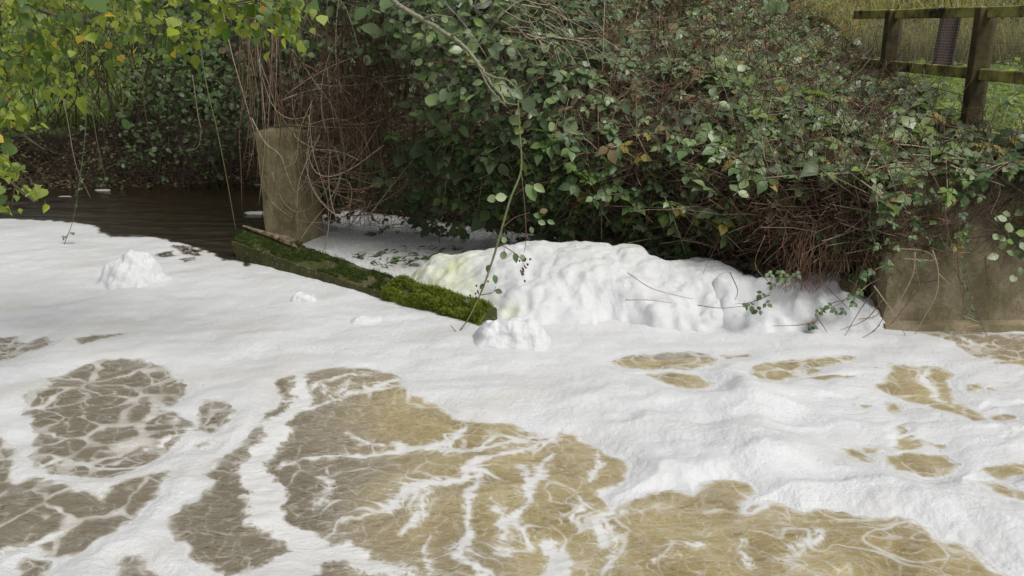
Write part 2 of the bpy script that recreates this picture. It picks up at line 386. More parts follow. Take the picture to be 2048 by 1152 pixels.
# ------------------------------------------------------------------ water and foam, traced from the photo on the water plane
HOLES = [  # outline, thread amount, cell size
 ([(102,757),(150,740),(200,725),(245,717),(295,722),(325,737),(330,747),(350,752),(360,770),(357,795),(345,806),(290,802),(325,817),(350,835),(385,850),(370,870),(325,895),(280,927),(225,960),(185,955),(125,947),(70,937),(70,870),(67,845),(50,835),(57,795),(75,785),(105,775)], .85, .25),
 ([(415,805),(440,812),(467,832),(457,850),(425,865),(395,867),(385,862),(400,840),(397,825)], .9, .13),
 ([(395,892),(422,881),(410,890)], .2, .1),
 ([(-30,1040),(5,990),(30,970),(75,955),(125,970),(150,985),(200,992),(250,970),(300,950),(318,948),(315,975),(295,1005),(260,1040),(215,1070),(165,1095),(125,1110),(95,1110),(88,1095),(75,1088),(-30,1118)], .35, .3),
 ([(-80,850),(0,882),(15,895),(12,920),(20,960),(5,985),(-80,1060)], .5, .2),
 ([(38,1135),(70,1117),(88,1125),(80,1175),(35,1190)], .4, .12),
 ([(245,1120),(265,1120),(290,1142),(325,1160),(330,1240),(240,1200)], .5, .12),
 ([(550,770),(595,752),(630,745),(685,737),(740,740),(785,750),(800,760),(805,777),(820,795),(875,815),(910,835),(975,842),(1024,846),(1060,860),(1099,865),(1124,857),(1149,862),(1194,885),(1224,905),(1244,915),(1251,935),(1244,955),(1214,975),(1204,995),(1215,1015),(1254,1005),(1299,985),(1344,980),(1394,990),(1414,970),(1454,962),(1499,970),(1506,990),(1469,1012),(1472,1030),(1494,1035),(1514,1015),(1554,1010),(1579,1022),(1609,1030),(1649,1020),(1700,1028),(1744,1035),(1794,1040),(1854,1060),(1874,1080),(1939,1100),(1984,1125),(2024,1152),(2150,1260),(1600,1400),(700,1400),(560,1300),(480,1180),(505,1130),(470,1140),(425,1137),(380,1100),(360,1080),(345,1045),(380,1000),(425,970),(420,945),(450,915),(515,865),(535,835),(560,800)], .0, .20),
 ([(1219,725),(1244,715),(1304,707),(1334,705),(1374,700),(1414,707),(1429,720),(1419,732),(1384,740),(1344,740),(1294,737),(1259,737)], .8, .22),
 ([(1301,750),(1349,747),(1389,752),(1404,765),(1424,772),(1419,779),(1364,777),(1324,767)], .5, .22),
 ([(1449,707),(1494,705),(1500,710),(1455,714)], .1, .2),
 ([(1504,755),(1511,735),(1549,725),(1624,720),(1700,712),(1709,714),(1694,725),(1624,737),(1594,745),(1589,757),(1564,767),(1519,765)], .7, .2),
 ([(1609,747),(1630,743),(1640,748),(1615,752)], .1, .2),
 ([(1756,777),(1769,765),(1784,745),(1784,730),(1824,732),(1874,732),(1904,745),(1892,770),(1904,800),(1929,810),(1969,840),(1944,845),(1914,832),(1874,820),(1824,805),(1789,792)], .55, .22),
 ([(1776,810),(1790,806),(1800,815),(1785,822)], .1, .2),
 ([(1844,665),(1899,675),(1974,668),(2150,672),(2200,760),(2048,732),(2004,725),(1949,715),(1924,700),(1914,687),(1874,678)], .55, .2),
 ([(1780,652),(1840,654),(1960,664),(1990,672),(1900,672),(1830,664)], .6, .14),
 ([(1689,890),(1709,887),(1724,905),(1744,922),(1724,920),(1699,902)], .4, .2),
 ([(1729,889),(1764,890),(1758,899),(1735,896)], .2, .2),
 ([(1774,905),(1804,905),(1844,900),(1884,905),(1909,922),(1899,940),(1884,952),(1854,955),(1809,940),(1779,925)], .5, .22),
 ([(1969,940),(2009,930),(2090,925),(2120,945),(2024,955),(2004,962)], .4, .2),
 ([(1965,966),(2004,970),(2035,985),(2090,1000),(2090,1020),(2010,998)], .4, .2),
 ([(-60,665),(0,672),(25,670),(55,683),(95,672),(105,683),(75,695),(35,710),(0,722),(-60,735)], 1.0, .17),
 ([(147,686),(165,677),(200,671),(242,670),(200,678),(165,690)], .3, .1),
 ([(1935,770),(1955,766),(1962,775),(1940,778)], .1, .2), ([(1975,835),(2010,832),(2030,840),(1990,846)], .4, .2),
 ([(728,468),(735,463),(760,468),(740,473)], .3, .1), ([(310,508),(345,502),(352,510),(320,514)], .6, .1), ([(360,518),(385,514),(390,520),(368,523)], .4, .1),
 ([(345,490),(372,492),(405,502),(400,512),(368,508)], .7, .12),
]
UPSTREAM = [(-900,432),(-200,438),(0,438),(78,441),(148,446),(187,453),(195,467),(234,475),(273,474),(305,476),(351,485),(375,494),(410,502),(437,518),(480,526),(496,540),(560,470),(600,440),(700,420),(700,330),(-900,330)]
STREAKS = [  # u, v, half width in photo pixels (across the stream), strength
 [(490,928,20),(512,955,30),(530,1005,34),(548,1050,28),(600,1085,38),(622,1112,45),(570,1140,50),(500,1165,40)],
 [(622,1112,30),(680,1108,26),(740,1128,22),(800,1140,14),(838,1152,8)],
 [(598,752,12),(606,790,15),(585,828,18),(560,850,22),(535,895,24),(500,925,22)],
 [(600,822,7),(650,800,7),(700,786,8),(760,776,8),(802,762,8)],
 [(565,922,9),(600,922,9),(650,915,8),(720,906,8),(790,902,9),(840,892,16),(900,872,14),(930,850,10)],
 [(560,800,10),(590,800,8),(640,770,5),(690,752,5),(735,748,6)],
 [(640,770,5),(670,800,4),(700,760,4)],
 [(780,878,8),(800,890,10),(850,892,16),(920,900,15),(975,890,12),(1030,872,10),(1090,862,8)],
 [(720,1040,5),(770,1015,8),(815,992,16),(860,972,16),(925,958,15),(965,925,14),(1010,905,10),(1060,890,8),(1110,868,9)],
 [(962,950,9),(945,1000,12),(933,1040,12),(942,1080,10),(924,1110,16),(965,1135,14),(980,1170,12)],
 [(1062,930,8),(1054,975,14),(1049,1010,12),(1030,1045,9),(1035,1080,6)],
 [(1105,905,7),(1090,940,12),(1062,960,12)],
 [(1070,1085,16),(1105,1105,26),(1120,1140,34),(1100,1180,40)],
 [(1196,885,9),(1188,912,7),(1178,935,7),(1183,962,7)],
 [(1218,985,16),(1222,1010,16),(1206,1048,14),(1199,1082,10)],
 [(1250,990,8),(1246,1020,6),(1226,1055,6),(1221,1095,5),(1235,1140,8)],
 [(1160,1002,7),(1152,1045,6),(1170,1060,4)],
 [(800,1065,5),(830,1030,7),(850,990,8)], [(640,1080,5),(690,1040,6),(740,1035,4)],
 [(700,860,6),(712,872,4),(755,885,4)], [(640,950,7),(648,980,5),(640,1010,4)],
 [(1310,1130,5),(1340,1095,7),(1400,1095,5)], [(1480,1092,6),(1500,1110,5),(1512,1135,7)],
 [(1540,1120,5),(1600,1112,5),(1615,1100,6)], [(1640,1060,7),(1620,1090,6),(1560,1130,4)],
 [(1000,1000,5),(1015,1060,6),(1008,1110,7)], [(860,1060,4),(845,1110,7),(860,1150,6)],
 [(0,1108,10),(60,1092,9),(120,1065,5)], [(1860,738,5),(1850,760,9),(1880,800,7)], [(1905,672,4),(1950,690,4),(1990,700,5)],
 [(1550,742,4),(1600,752,4),(1620,736,3)], [(300,895,5),(330,880,6),(385,868,5)],
]
def poly_sdf(x, y, P):                                   # negative inside
    P = np.asarray(P); d = np.full(x.shape, 1e9); ins = np.zeros(x.shape, bool)
    for k in range(len(P)):
        x0, y0 = P[k]; x1, y1 = P[(k+1) % len(P)]
        ex, ey = x1-x0, y1-y0; wx, wy = x-x0, y-y0
        t = np.clip((wx*ex+wy*ey)/(ex*ex+ey*ey+1e-12), 0, 1)
        d = np.minimum(d, (wx-ex*t)**2+(wy-ey*t)**2)
        c = ((y0 <= y) & (y1 > y)) | ((y1 <= y) & (y0 > y))
        if abs(ey) > 1e-12: ins ^= c & (x < x0+(y-y0)*ex/ey)
    d = np.sqrt(d); return np.where(ins, -d, d)
def poly_world(P): return at_z([p[0] for p in P], [p[1] for p in P])[:, :2]
def foam_sdf(x, y, full=False):
    """distance into the foam (positive) on the water plane"""
    k_ = 1-.35*sstep(.3, 1.0, x); wx = x+k_*(.035*fbm(x*5, y*5, 11, 3)+.010*fbm(x*22, y*22, 13, 2)); wy = y+k_*(.045*fbm(x*5, y*5, 12, 3)+.012*fbm(x*22, y*22, 14, 2))
    hole = np.full(x.shape, 1e3); net = np.full(x.shape, -1.0)
    for poly, amt, cell in HOLES:
        P = poly_world(poly); lo, hi = P.min(0)-.6, P.max(0)+.6
        m = (wx > lo[0]) & (wx < hi[0]) & (wy > lo[1]) & (wy < hi[1])
        if not m.any(): continue
        s = poly_sdf(wx[m], wy[m], P); hole[m] = np.minimum(hole[m], s)
        q = np.where(s < .02)[0]
        if len(q):
            X, Y = x[m][q], y[m][q]
            X0, Y0 = X, Y; X = X+.06*fbm(X0*3.2, Y0*3.2, 31, 3); Y = Y+.07*fbm(X0*3.2, Y0*3.2, 32, 3)
            best = np.full(len(q), -1.0)
            for sc, k, sd in ((1., 1., 41), (.52, .62, 43)):
                f1, f2 = worley(X/(cell*sc), Y/(cell*sc*1.05), sd)
                e = (f2-f1)*cell*sc*.5
                dens = fbm(x[m][q]*1.6, y[m][q]*1.6, 51+int(sc*10), 3)*.75+amt-.75*(sc < 1)
                near = np.exp(s[q]/.12)                  # threads thicken towards the foam edge
                wth = .015*k*np.clip(dens*1.1+near*.35, 0, 1.3)*(cell/.2)
                best = np.maximum(best, wth-e)
            tmp = net[m]; tmp[q] = np.maximum(tmp[q], best); net[m] = tmp
    up = poly_sdf(wx, wy, poly_world(UPSTREAM))
    st = np.full(x.shape, -1.0)
    for L in STREAKS:
        P = at_z([p[0] for p in L], [p[1] for p in L])[:, :2]
        D = np.hypot(P[:, 0], P[:, 1]); r = np.array([p[2] for p in L])*D/F*1.2
        lo, hi = P.min(0)-.5, P.max(0)+.5
        m = (x > lo[0]) & (x < hi[0]) & (y > lo[1]) & (y < hi[1])
        X = x[m]+.05*fbm(x[m]*3.5, y[m]*3.5, 61, 4)+.012*fbm(x[m]*17, y[m]*17, 63, 3); Y = y[m]+.06*fbm(x[m]*3.5, y[m]*3.5, 62, 4)+.015*fbm(x[m]*17, y[m]*17, 64, 3)
        b = np.full(X.shape, -1.0)
        for k in range(len(P)-1):
            e = P[k+1]-P[k]; wx_, wy_ = X-P[k, 0], Y-P[k, 1]
            t = np.clip((wx_*e[0]+wy_*e[1])/(e@e+1e-9), 0, 1)
            b = np.maximum(b, r[k]+(r[k+1]-r[k])*t-np.hypot(wx_-e[0]*t, wy_-e[1]*t))
        st[m] = np.maximum(st[m], b)
    main = np.minimum(hole-.028, up)
    U_, V_ = px(np.stack([x, y, 0*x], -1)); wr = sstep(1480, 1640, U_)*sstep(690, 730, V_)*sstep(1000, 930, V_)*(1-.5*sstep(820, 860, V_)*sstep(1800, 1700, U_))
    main = np.minimum(main, .085+(1-wr)*.6-wr*.16*fbm((x+.5*y)*1.5+.2*pn(x*5, y*5, 93), (y-.25*x)*4.2+.2*pn(x*5, y*5, 94), 92, 4))
    return (main, np.maximum(np.maximum(main, st), net), st, net) if full else (main, np.maximum(np.maximum(main, st), net))
def swell(x, y):                                         # slow waves of the moving water
    near = sstep(9, 5.5, y)
    return near*(.035*pn(x*.9+.4*y, y*1.1, 71)+.02*pn(x*2.1-.5*y, y*2.4, 72)+.007*pn(x*5, y*6, 73))
def grid_water(us, vs):
    U, Vv = np.meshgrid(us, vs); P = at_z(U, Vv); return P[..., 0], P[..., 1]
def quads(ny, nx):
    i = np.arange(ny-1)[:, None]*nx+np.arange(nx-1)[None]; return np.stack([i, i+nx, i+nx+1, i+1], -1).reshape(-1, 4)
def thick_of(x, y):                                      # how deep the foam blanket is
    T = .014+0*x
    u, v = px(np.stack([x, y, 0*x], -1))
    tongue = sstep(1050, 1350, u)*sstep(700, 860, v)
    T = T+.062*tongue*(.75+.5*fbm(x*.9, y*.9, 81, 2))
    T = T+.012*sstep(620, 520, u)*sstep(860, 1000, v)
    T = T*(.8+.4*fbm(x*1.6, y*1.6, 82, 3))
    T = T*(1-.8*sstep(1480, 1700, u)*sstep(680, 720, v)*sstep(985, 930, v))
    return np.maximum(T, .01)
def foam_top(x, y, main, d):
    T = thick_of(x, y); tg = sstep(1050, 1350, px(np.stack([x, y, 0*x], -1))[0]); w_ = .10+T*2.0
    t = np.clip((main-.012)/w_, 0, 1); h = T*np.sin(t*np.pi/2)
    inn = sstep(0, .3, main)
    u, v = px(np.stack([x, y, 0*x], -1)); tongue = sstep(1050, 1300, u)*sstep(690, 830, v)
    h = h+inn*(.012*fbm(x*2.4, y*3.2, 83, 4)+.0022*pn(x*26, y*26, 84)+.0016*pn(x*48, y*48, 85))
    q = x*.75-y*.66                                      # ridges run with the current
    h = h+inn*tongue*(.038*pn(x*1.5+y*.9, y*1.7-x*.3, 86)+.022*(1-np.abs(pn((x+y*.5)*1.7, y*2.6, 87))*2)+.008*pn(x*6, y*7, 88))
    return h

def build_water_and_foam():
    us = np.concatenate([np.linspace(-2200, -80, 150), np.arange(-70, 2120, 2.3), np.linspace(2130, 4200, 150)])
    vs = np.concatenate([np.arange(344, 428, 1.6), np.arange(428, 560, 1.3), np.arange(560, 1180, 2.0), np.linspace(1184, 3200, 70)])
    X, Y = grid_water(us, vs); main, d, st, net = foam_sdf(X, Y, True)
    U, V = px(np.stack([X, Y, 0*X], -1)); up = poly_sdf(X, Y, poly_world(UPSTREAM))
    # thin lacy foam lying in the water itself
    x1 = X+.16*fbm(X*1.7, Y*1.7, 401, 3); y1 = Y+.16*fbm(X*1.7, Y*1.7, 402, 3)
    halo = np.maximum(np.exp(-np.maximum(-st, 0)/.13)*.85, np.exp(-np.maximum(-main, 0)/.15)*.85)*(1-.35*sstep(-.2, .5, up*-1))
    left = sstep(-1.0, -1.8, X+.25*(Y-5))
    turb = .15+.28*sstep(-.4, .6, X)*sstep(6, 4.5, Y)*(.6+.8*fbm(X*.9, Y*.9, 403, 2)); halo = np.clip(np.maximum(halo*(.55+.75*fbm(X*1.3, Y*1.5, 404, 3)), turb*(1-.6*left)), 0, 1)
    lace = 0*X
    for sc, a, sd in ((3.2, 1., 411), (7.0, .75, 412), (16, .45, 413)):
        r = 1-np.abs(pn(x1*sc+.5*y1*sc, y1*sc*1.15-.2*x1*sc, sd)); h_ = halo*(.7+.6*fbm(X*sc*.3, Y*sc*.3, sd+50, 2))
        lace = np.maximum(lace, a*sstep(1.0-.30*h_, 1.03-.10*h_, r)*np.clip(h_*1.7, 0, 1))
    rl = 1-np.abs(pn(x1*9+3*y1, y1*10, 441)); rl2 = 1-np.abs(pn(x1*21, y1*23, 442))
    core = sstep(-.028, .022, st+.020*fbm(X*7, Y*7, 421, 4)+.010*fbm(X*25, Y*25, 422, 2)); core = core*np.clip(sstep(.0, .05, st)+.25+.9*np.maximum(sstep(.62, .95, rl), .8*sstep(.7, .97, rl2)), 0, 1)
    thread = sstep(-.010, .012, net+.004*fbm(X*18, Y*18, 424, 3))*(.62+.3*fbm(X*5, Y*5, 425, 2))
    film = np.clip(np.maximum.reduce([core, thread, lace*(1-.5*left), sstep(-.06, .012, main+.028*fbm(X*8, Y*8, 426, 4))]), 0, 1)
    far = poly_world([(0, 0)]) if False else None
    film = film*np.where(up < -.05, sstep(-.25, 0, up)*.8, 1)
    Z = swell(X, Y)+sstep(0, .25, -main)*(.004*(1-np.abs(pn(X*5+Y*2, Y*9, 75))*2)+.008*fbm(X*3, Y*5, 76, 3))*sstep(11, 7, Y)
    Z = Z+sstep(8, 10, Y)*(.013*fbm(X*1.1+.5*Y, Y*3.6, 77, 4)+.004*pn(X*4, Y*12, 79))*sstep(-.3, .5, -main)
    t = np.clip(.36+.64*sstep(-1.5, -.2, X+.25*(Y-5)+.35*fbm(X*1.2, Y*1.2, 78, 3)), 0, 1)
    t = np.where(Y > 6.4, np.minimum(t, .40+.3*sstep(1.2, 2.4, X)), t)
    t = t*sstep(-.5, .4, up)*sstep(9.6, 8.2, Y)  # upstream: calmer, clearer water, with the canopy shade put into its colour
    me = mesh_np('water', np.stack([X, Y, Z], -1), [quads(*X.shape)], [M_WATER], attrs={'turbid_shade': t.ravel(), 'film': film.ravel()})
    tag(link('water', me), 'brown silty river water running under the foam', kind='structure')
    # the foam blanket: real thickness, soft at its rim
    h = foam_top(X, Y, main, d); rag = fbm(X*11, Y*11, 89, 4); tq = sstep(1050, 1300, U)
    Zf = swell(X, Y)+.001+h
    c = sstep(-.03, .03, main+.012*(1-.5*tq)*rag)
    Zf = np.where(c < .16, swell(X, Y)-.004, Zf)
    th = np.clip(.86+main/.4, 0, 1)*(.86+.42*fbm((X+.4*Y)*.9, (Y-.3*X)*2.6, 431, 4)); th = np.clip(th+.25*tq, 0, 1)
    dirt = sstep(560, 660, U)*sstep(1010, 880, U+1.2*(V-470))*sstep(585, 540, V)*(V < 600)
    Q = quads(*X.shape); keep = (c.ravel()[Q] > .22).any(1)
    Q = Q[keep]; used = np.unique(Q); rm = np.full(X.size, -1); rm[used] = np.arange(len(used))
    P = np.stack([X, Y, Zf], -1).reshape(-1, 3)[used]
    me = mesh_np('foam', P, [rm[Q]], [M_FOAM], attrs={'cover': c.ravel()[used], 'thick': th.ravel()[used], 'dirt': dirt.ravel()[used]})
    tag(link('foam', me), 'white bubbly foam blanket drifting over the brown river', 'foam', kind='stuff')
build_water_and_foam()

def heap_obj(name, label, crest, front, back, dx=.011, billow=.06, pw=.95, green=None, seed=0, group=None):
    """heap of foam: crest points (x, y, height), widths of the slopes towards and away from the stream"""
    C = np.asarray(crest, float); x0, x1 = C[0, 0], C[-1, 0]
    fr = np.asarray(front, float)*np.ones(len(C)); bk = np.asarray(back, float)*np.ones(len(C))
    xs = np.arange(x0-.06, x1+.06, dx); yl = (C[:, 1]-fr).min()-.1; yh = (C[:, 1]+bk).max()+.08
    ys = np.arange(yl, yh, dx); X, Y = np.meshgrid(xs, ys)
    ws = min(1, (x1-x0)/1.2); wxx = X+ws*(.09*fbm(X*2.3, Y*2.3, seed+1, 3)+.03*pn(X*9, Y*9, seed+4)); wyy = Y+ws*(.12*fbm(X*2.3, Y*2.3, seed+2, 3)+.03*pn(X*9, Y*9, seed+5))
    yc = np.interp(wxx, C[:, 0], C[:, 1]); hc = np.interp(wxx, C[:, 0], C[:, 2]); f = np.interp(wxx, C[:, 0], fr); b = np.interp(wxx, C[:, 0], bk)
    t = np.where(wyy < yc, (yc-wyy)/f, (wyy-yc)/b)
    endf = np.clip(np.minimum(wxx-x0, x1-wxx)/(.25*ws), 0, 1)**.5
    z = hc*endf*np.clip(1-t**2, 0, 1)**pw
    fz = ws**-.75; act = (z.ravel() > .002); pts = np.stack([X, Y, z*1.2], -1).reshape(-1, 3)
    lump = np.zeros(X.size); fine = np.zeros(X.size); off = Vector((seed*.37, seed*.11, 0))
    for q_ in np.where(act)[0]:
        p_ = Vector(pts[q_])+off; w3 = p_*(2.2*fz); wv_ = Vector((mn.noise(w3), mn.noise(w3+Vector((7, 3, 1))), mn.noise(w3+Vector((2, 9, 5)))))*.16/fz
        a_ = (p_+wv_)*(2.4*fz); b_ = (p_+wv_*.6)*(7.5*fz); c_ = p_*(19*fz)
        lump[q_] = (.32-min(mn.voronoi(a_)[0][0], 1)**2)*billow+(.32-min(mn.voronoi(b_)[0][0], 1)**2)*billow*.42+(.3-min(mn.voronoi(c_)[0][0], 1)**2)*billow*.12
        fine[q_] = mn.fractal(p_*(9*fz), .8, 2.0, 4)*.013
    lump = lump.reshape(X.shape); fine = fine.reshape(X.shape); Xh, Yh = X, Y
    m = sstep(0, .12*ws, z); dn_ = m*(lump*np.clip(z/(.3*ws), .2, 1)+fine*min(1, ws*1.4))
    X, Y = Xh, Yh; gy, gx = np.gradient(z, dx); nl_ = np.sqrt(1+gx*gx+gy*gy)
    for q_ in range(2): dn_[1:-1, 1:-1] = .5*dn_[1:-1, 1:-1]+.125*(dn_[2:, 1:-1]+dn_[:-2, 1:-1]+dn_[1:-1, 2:]+dn_[1:-1, :-2])
    X = X-gx/nl_*dn_*.85; Y = Y-gy/nl_*dn_*.85; z = z+dn_/nl_
    z = np.where(t >= 1, -.08, z)
    z = z+swell(X, Y)*sstep(.2, 0, z)-.01
    gr = green(X, Y, z).ravel() if green else np.zeros(X.size)
    Q = quads(*X.shape)[:, ::-1]; keep = (z.ravel()[Q] > -.05).any(1); Q = Q[keep]; used = np.unique(Q); rm = np.full(X.size, -1); rm[used] = np.arange(len(used))
    o0 = np.array([C[:, 0].mean(), C[:, 1].mean(), 0])
    P = np.stack([X, Y, z], -1).reshape(-1, 3)[used]-o0
    me = mesh_np(name, P, [rm[Q]], [M_HEAP], attrs={'thick': np.ones(len(used)), 'green': gr[used], 'dirt': np.zeros(len(used))})
    o = link(name, me, loc=tuple(o0)); return tag(o, label, 'foam heap', group)
def crest(L): return [tuple(at_y(u, v, Y)) for u, v, Y in L]
G_HEAP = 'heaps of foam standing out of the foam blanket'
def green_main(X, Y, z):
    U, V = px(np.stack([X, Y, z], -1)); return np.clip(sstep(1020, 860, U)*.9+.75*sstep(1000, 950, np.abs(U-960)+900)*sstep(580, 630, V)+.12*sstep(.3, .45, z), 0, 1)
heap_obj('foam_heap', 'largest foam heap, bulging behind the mossy beam end under the brambles',
    crest([(800,556,8.55),(870,517,8.5),(950,500,8.42),(1050,488,8.35),(1150,480,8.3),(1250,490,8.15),(1300,506,8.0),(1400,522,7.9),(1480,535,7.8),(1540,556,7.7)]),
    [.45,.75,1.05,1.2,1.15,.95,.85,.8,.7,.5], [.35,.45,.5,.5,.5,.5,.45,.4,.4,.3], green=green_main, seed=100, group=G_HEAP)
heap_obj('foam_heap', 'foam heap sloping up against the edge of the concrete wall', crest([(1390,548,7.62),(1460,548,7.58),(1540,552,7.54),(1620,548,7.50),(1690,543,7.48),(1752,545,7.46)]),
    [.5,.55,.55,.55,.5,.45], .45, billow=.055, pw=1.2, seed=200, group=G_HEAP)
ROUND = ((-1, .5), (-.7, .8), (-.3, 1), (.2, .95), (.6, .85), (1, .5)); PEAK = ((-1.15, .06), (-.85, .22), (-.6, .62), (-.25, .85), (0, 1), (.3, .86), (.55, .62), (.7, .3), (1.2, .08))
def cone(u, v, wpx, hpx, name_label, seed, billow=.12, pw=1.3, prof=ROUND):
    p = at_z(u, v); k = np.hypot(p[1], H)/F; wv = wpx*k/2; h = hpx*k
    heap_obj('foam_heap', name_label, [(p[0]+wv*q, p[1]+.06, h*z_) for q, z_ in prof],
             wv*.8, wv*.6, dx=.007, billow=billow, pw=pw, seed=seed, group=G_HEAP)
cone(266, 566, 140, 66, 'peaked foam heap standing alone on the foam by the dark water', 300, .05, 1.25, PEAK)
cone(1022, 692, 150, 56, 'round low foam heap in front of the beam end below the largest heap', 400, .08, 1.15)
cone(607, 606, 62, 20, 'tiny foam heap in front of the middle of the mossy beam', 500, .05, .9)
cone(735, 647, 80, 13, 'flat small foam heap in front of the right half of the mossy beam', 600, .04, 1.0)
cone(1240, 620, 190, 34, 'wide low foam heap at the foot of the largest heap', 700, .08, 1.0)

# ------------------------------------------------------------------ concrete beam with moss, bark, pillar, wall
def build_beam():
    A = at_z(478, 520)[:2]; B = at_z(962, 652)[:2]
    ax = B-A; Ln = np.hypot(*ax); ax = ax/Ln; nrm = np.array([ax[1], -ax[0]])      # towards the stream
    if nrm[1] > 0: nrm = -nrm
    th = thing('mossy_beam', 'long concrete beam with green moss slanting through the foam', 'beam', (*A, 0))
    prof = np.array([(0, -.12), (.0, .155), (-.02, .17), (-.14, .24), (-.25, .26), (-.28, .235), (-.28, -.12)])
    n = 60; ts = np.linspace(0, 1, n); V = []
    for t in ts:
        sl = .03-.11*t-.035*math.sin(math.pi*t); end = -.20*np.clip(prof[:, 1]-(-.12), 0, 1)*0
        for (o, z) in prof:
            o = o*(1-.28*t); z = z if z < 0 else z*(1-.22*t)
            back = (-.30*(z+.12)/.43)*(1-sstep(0, .12, np.array(t)))*.6 if t < .12 else 0
            j = .006*pn(t*30+o*9, z*20+5, 3)
            p = A+ax*(Ln*t+back)+nrm*(o+j); V.append((p[0], p[1], z+sl+j))
    V = np.array(V); k = len(prof)
    i = np.arange(n-1)[:, None]*k; j = np.arange(k-1)[None]
    Q = np.stack([i+j, i+j+1, i+k+j+1, i+k+j], -1).reshape(-1, 4)
    a = Acc(); V2 = np.concatenate([V, [V[:k].mean(0)], [V[-k:].mean(0)]]); jj = np.arange(k)
    T = np.concatenate([np.stack([np.full(k, n*k), (jj+1) % k, jj], -1), np.stack([np.full(k, n*k+1), (n-1)*k+jj, (n-1)*k+(jj+1) % k], -1)])
    a.add(V2, Q[:, ::-1], T); link('beam', a.mesh('beam', [M_BEAM], (*A, 0), smooth=False), th)
    # moss: cushion following the upper faces plus short tufts
    def moss(name, t0, t1, matm, hgt, s0, s1, ntuft, tl, front, label):
        nt, ns = int(240*(t1-t0))+8, 26
        pp = np.array([(front, .05), (.012, .16), (-.02, .18), (-.14, .247), (-.26, .267)]) if front else np.array([(.006, .15), (-.02, .175), (-.14, .242), (-.26, .263)])
        seg = np.r_[0, np.cumsum(np.hypot(*np.diff(pp, axis=0).T))]; seg /= seg[-1]
        Tt, Sx = np.meshgrid(np.linspace(t0, t1, nt), np.linspace(s0, s1, ns), indexing='ij')
        o = np.interp(Sx, seg, pp[:, 0]); z = np.interp(Sx, seg, pp[:, 1])
        cov = fbm(Tt*9, Sx*2.2, 21, 4)
        edge = np.minimum(np.minimum(Tt-t0, t1-Tt)*Ln/.08, np.minimum(Sx-s0+.04, s1-Sx+.04)/.10)
        hh = hgt*(.55+.9*cov+.5*fbm(Tt*40, Sx*7, 24, 3))*np.clip(edge, 0, 1)+.008*fbm(Tt*90, Sx*14, 22, 3); hh = np.where(edge < .05, -.012, hh)
        hh = np.where((cov < (-.12 if t0 == 0 else -.45)), -.01, hh)
        no = np.array([.45, .89]); o = o*(1-.28*Tt); z = z*(1-.22*Tt); on = o+hh*no[0]; zn = z+hh*no[1]+.03-.11*Tt-.035*np.sin(np.pi*Tt)
        skew = np.where(Tt < .10, -.30*(z+.12)/.43*.6*(1-sstep(0, .12, Tt)), 0)
        P = np.stack([A[0]+ax[0]*(Ln*Tt+skew)+nrm[0]*on, A[1]+ax[1]*(Ln*Tt+skew)+nrm[1]*on, zn], -1)
        ac = Acc(); ac.add(P.reshape(-1, 3), quads(nt, ns))
        pick = rng.choice(nt*ns, ntuft); ok = hh.ravel()[pick] > 0; pick = pick[ok]
        c = P.reshape(-1, 3)[pick]+rng.normal(0, .008, (len(pick), 3)); dr = np.stack([nrm[0]*.5+rng.normal(0, .6, len(pick)), nrm[1]*.5+rng.normal(0, .6, len(pick)), .7+rng.normal(0, .4, len(pick))], -1)
        dr /= np.linalg.norm(dr, axis=1, keepdims=True); side = np.cross(dr, rng.normal(0, 1, (len(pick), 3))); side /= np.linalg.norm(side, axis=1, keepdims=True)+1e-9
        ln = tl*rng.uniform(.5, 1.3, len(pick))[:, None]
        VV = np.stack([c-side*.004, c+side*.004, c+dr*ln], 1).reshape(-1, 3); ac.add(VV, (), np.arange(len(VV)).reshape(-1, 3))
        mo = link(name, ac.mesh(name, [matm], (*A, 0)), th); tag(mo, label, kind='stuff')
    moss('moss', 0.0, .70, M_MOSSD, .018, .10, 1, 9000, .024, 0, 'thin dark green moss film')
    moss('moss', .655, 1.0, M_MOSSB, .05, .06, .93, 22000, .032, .02, 'thick bright yellow-green moss cushion')
    return A, ax, nrm, Ln
bA, bax, bn, bL = build_beam()

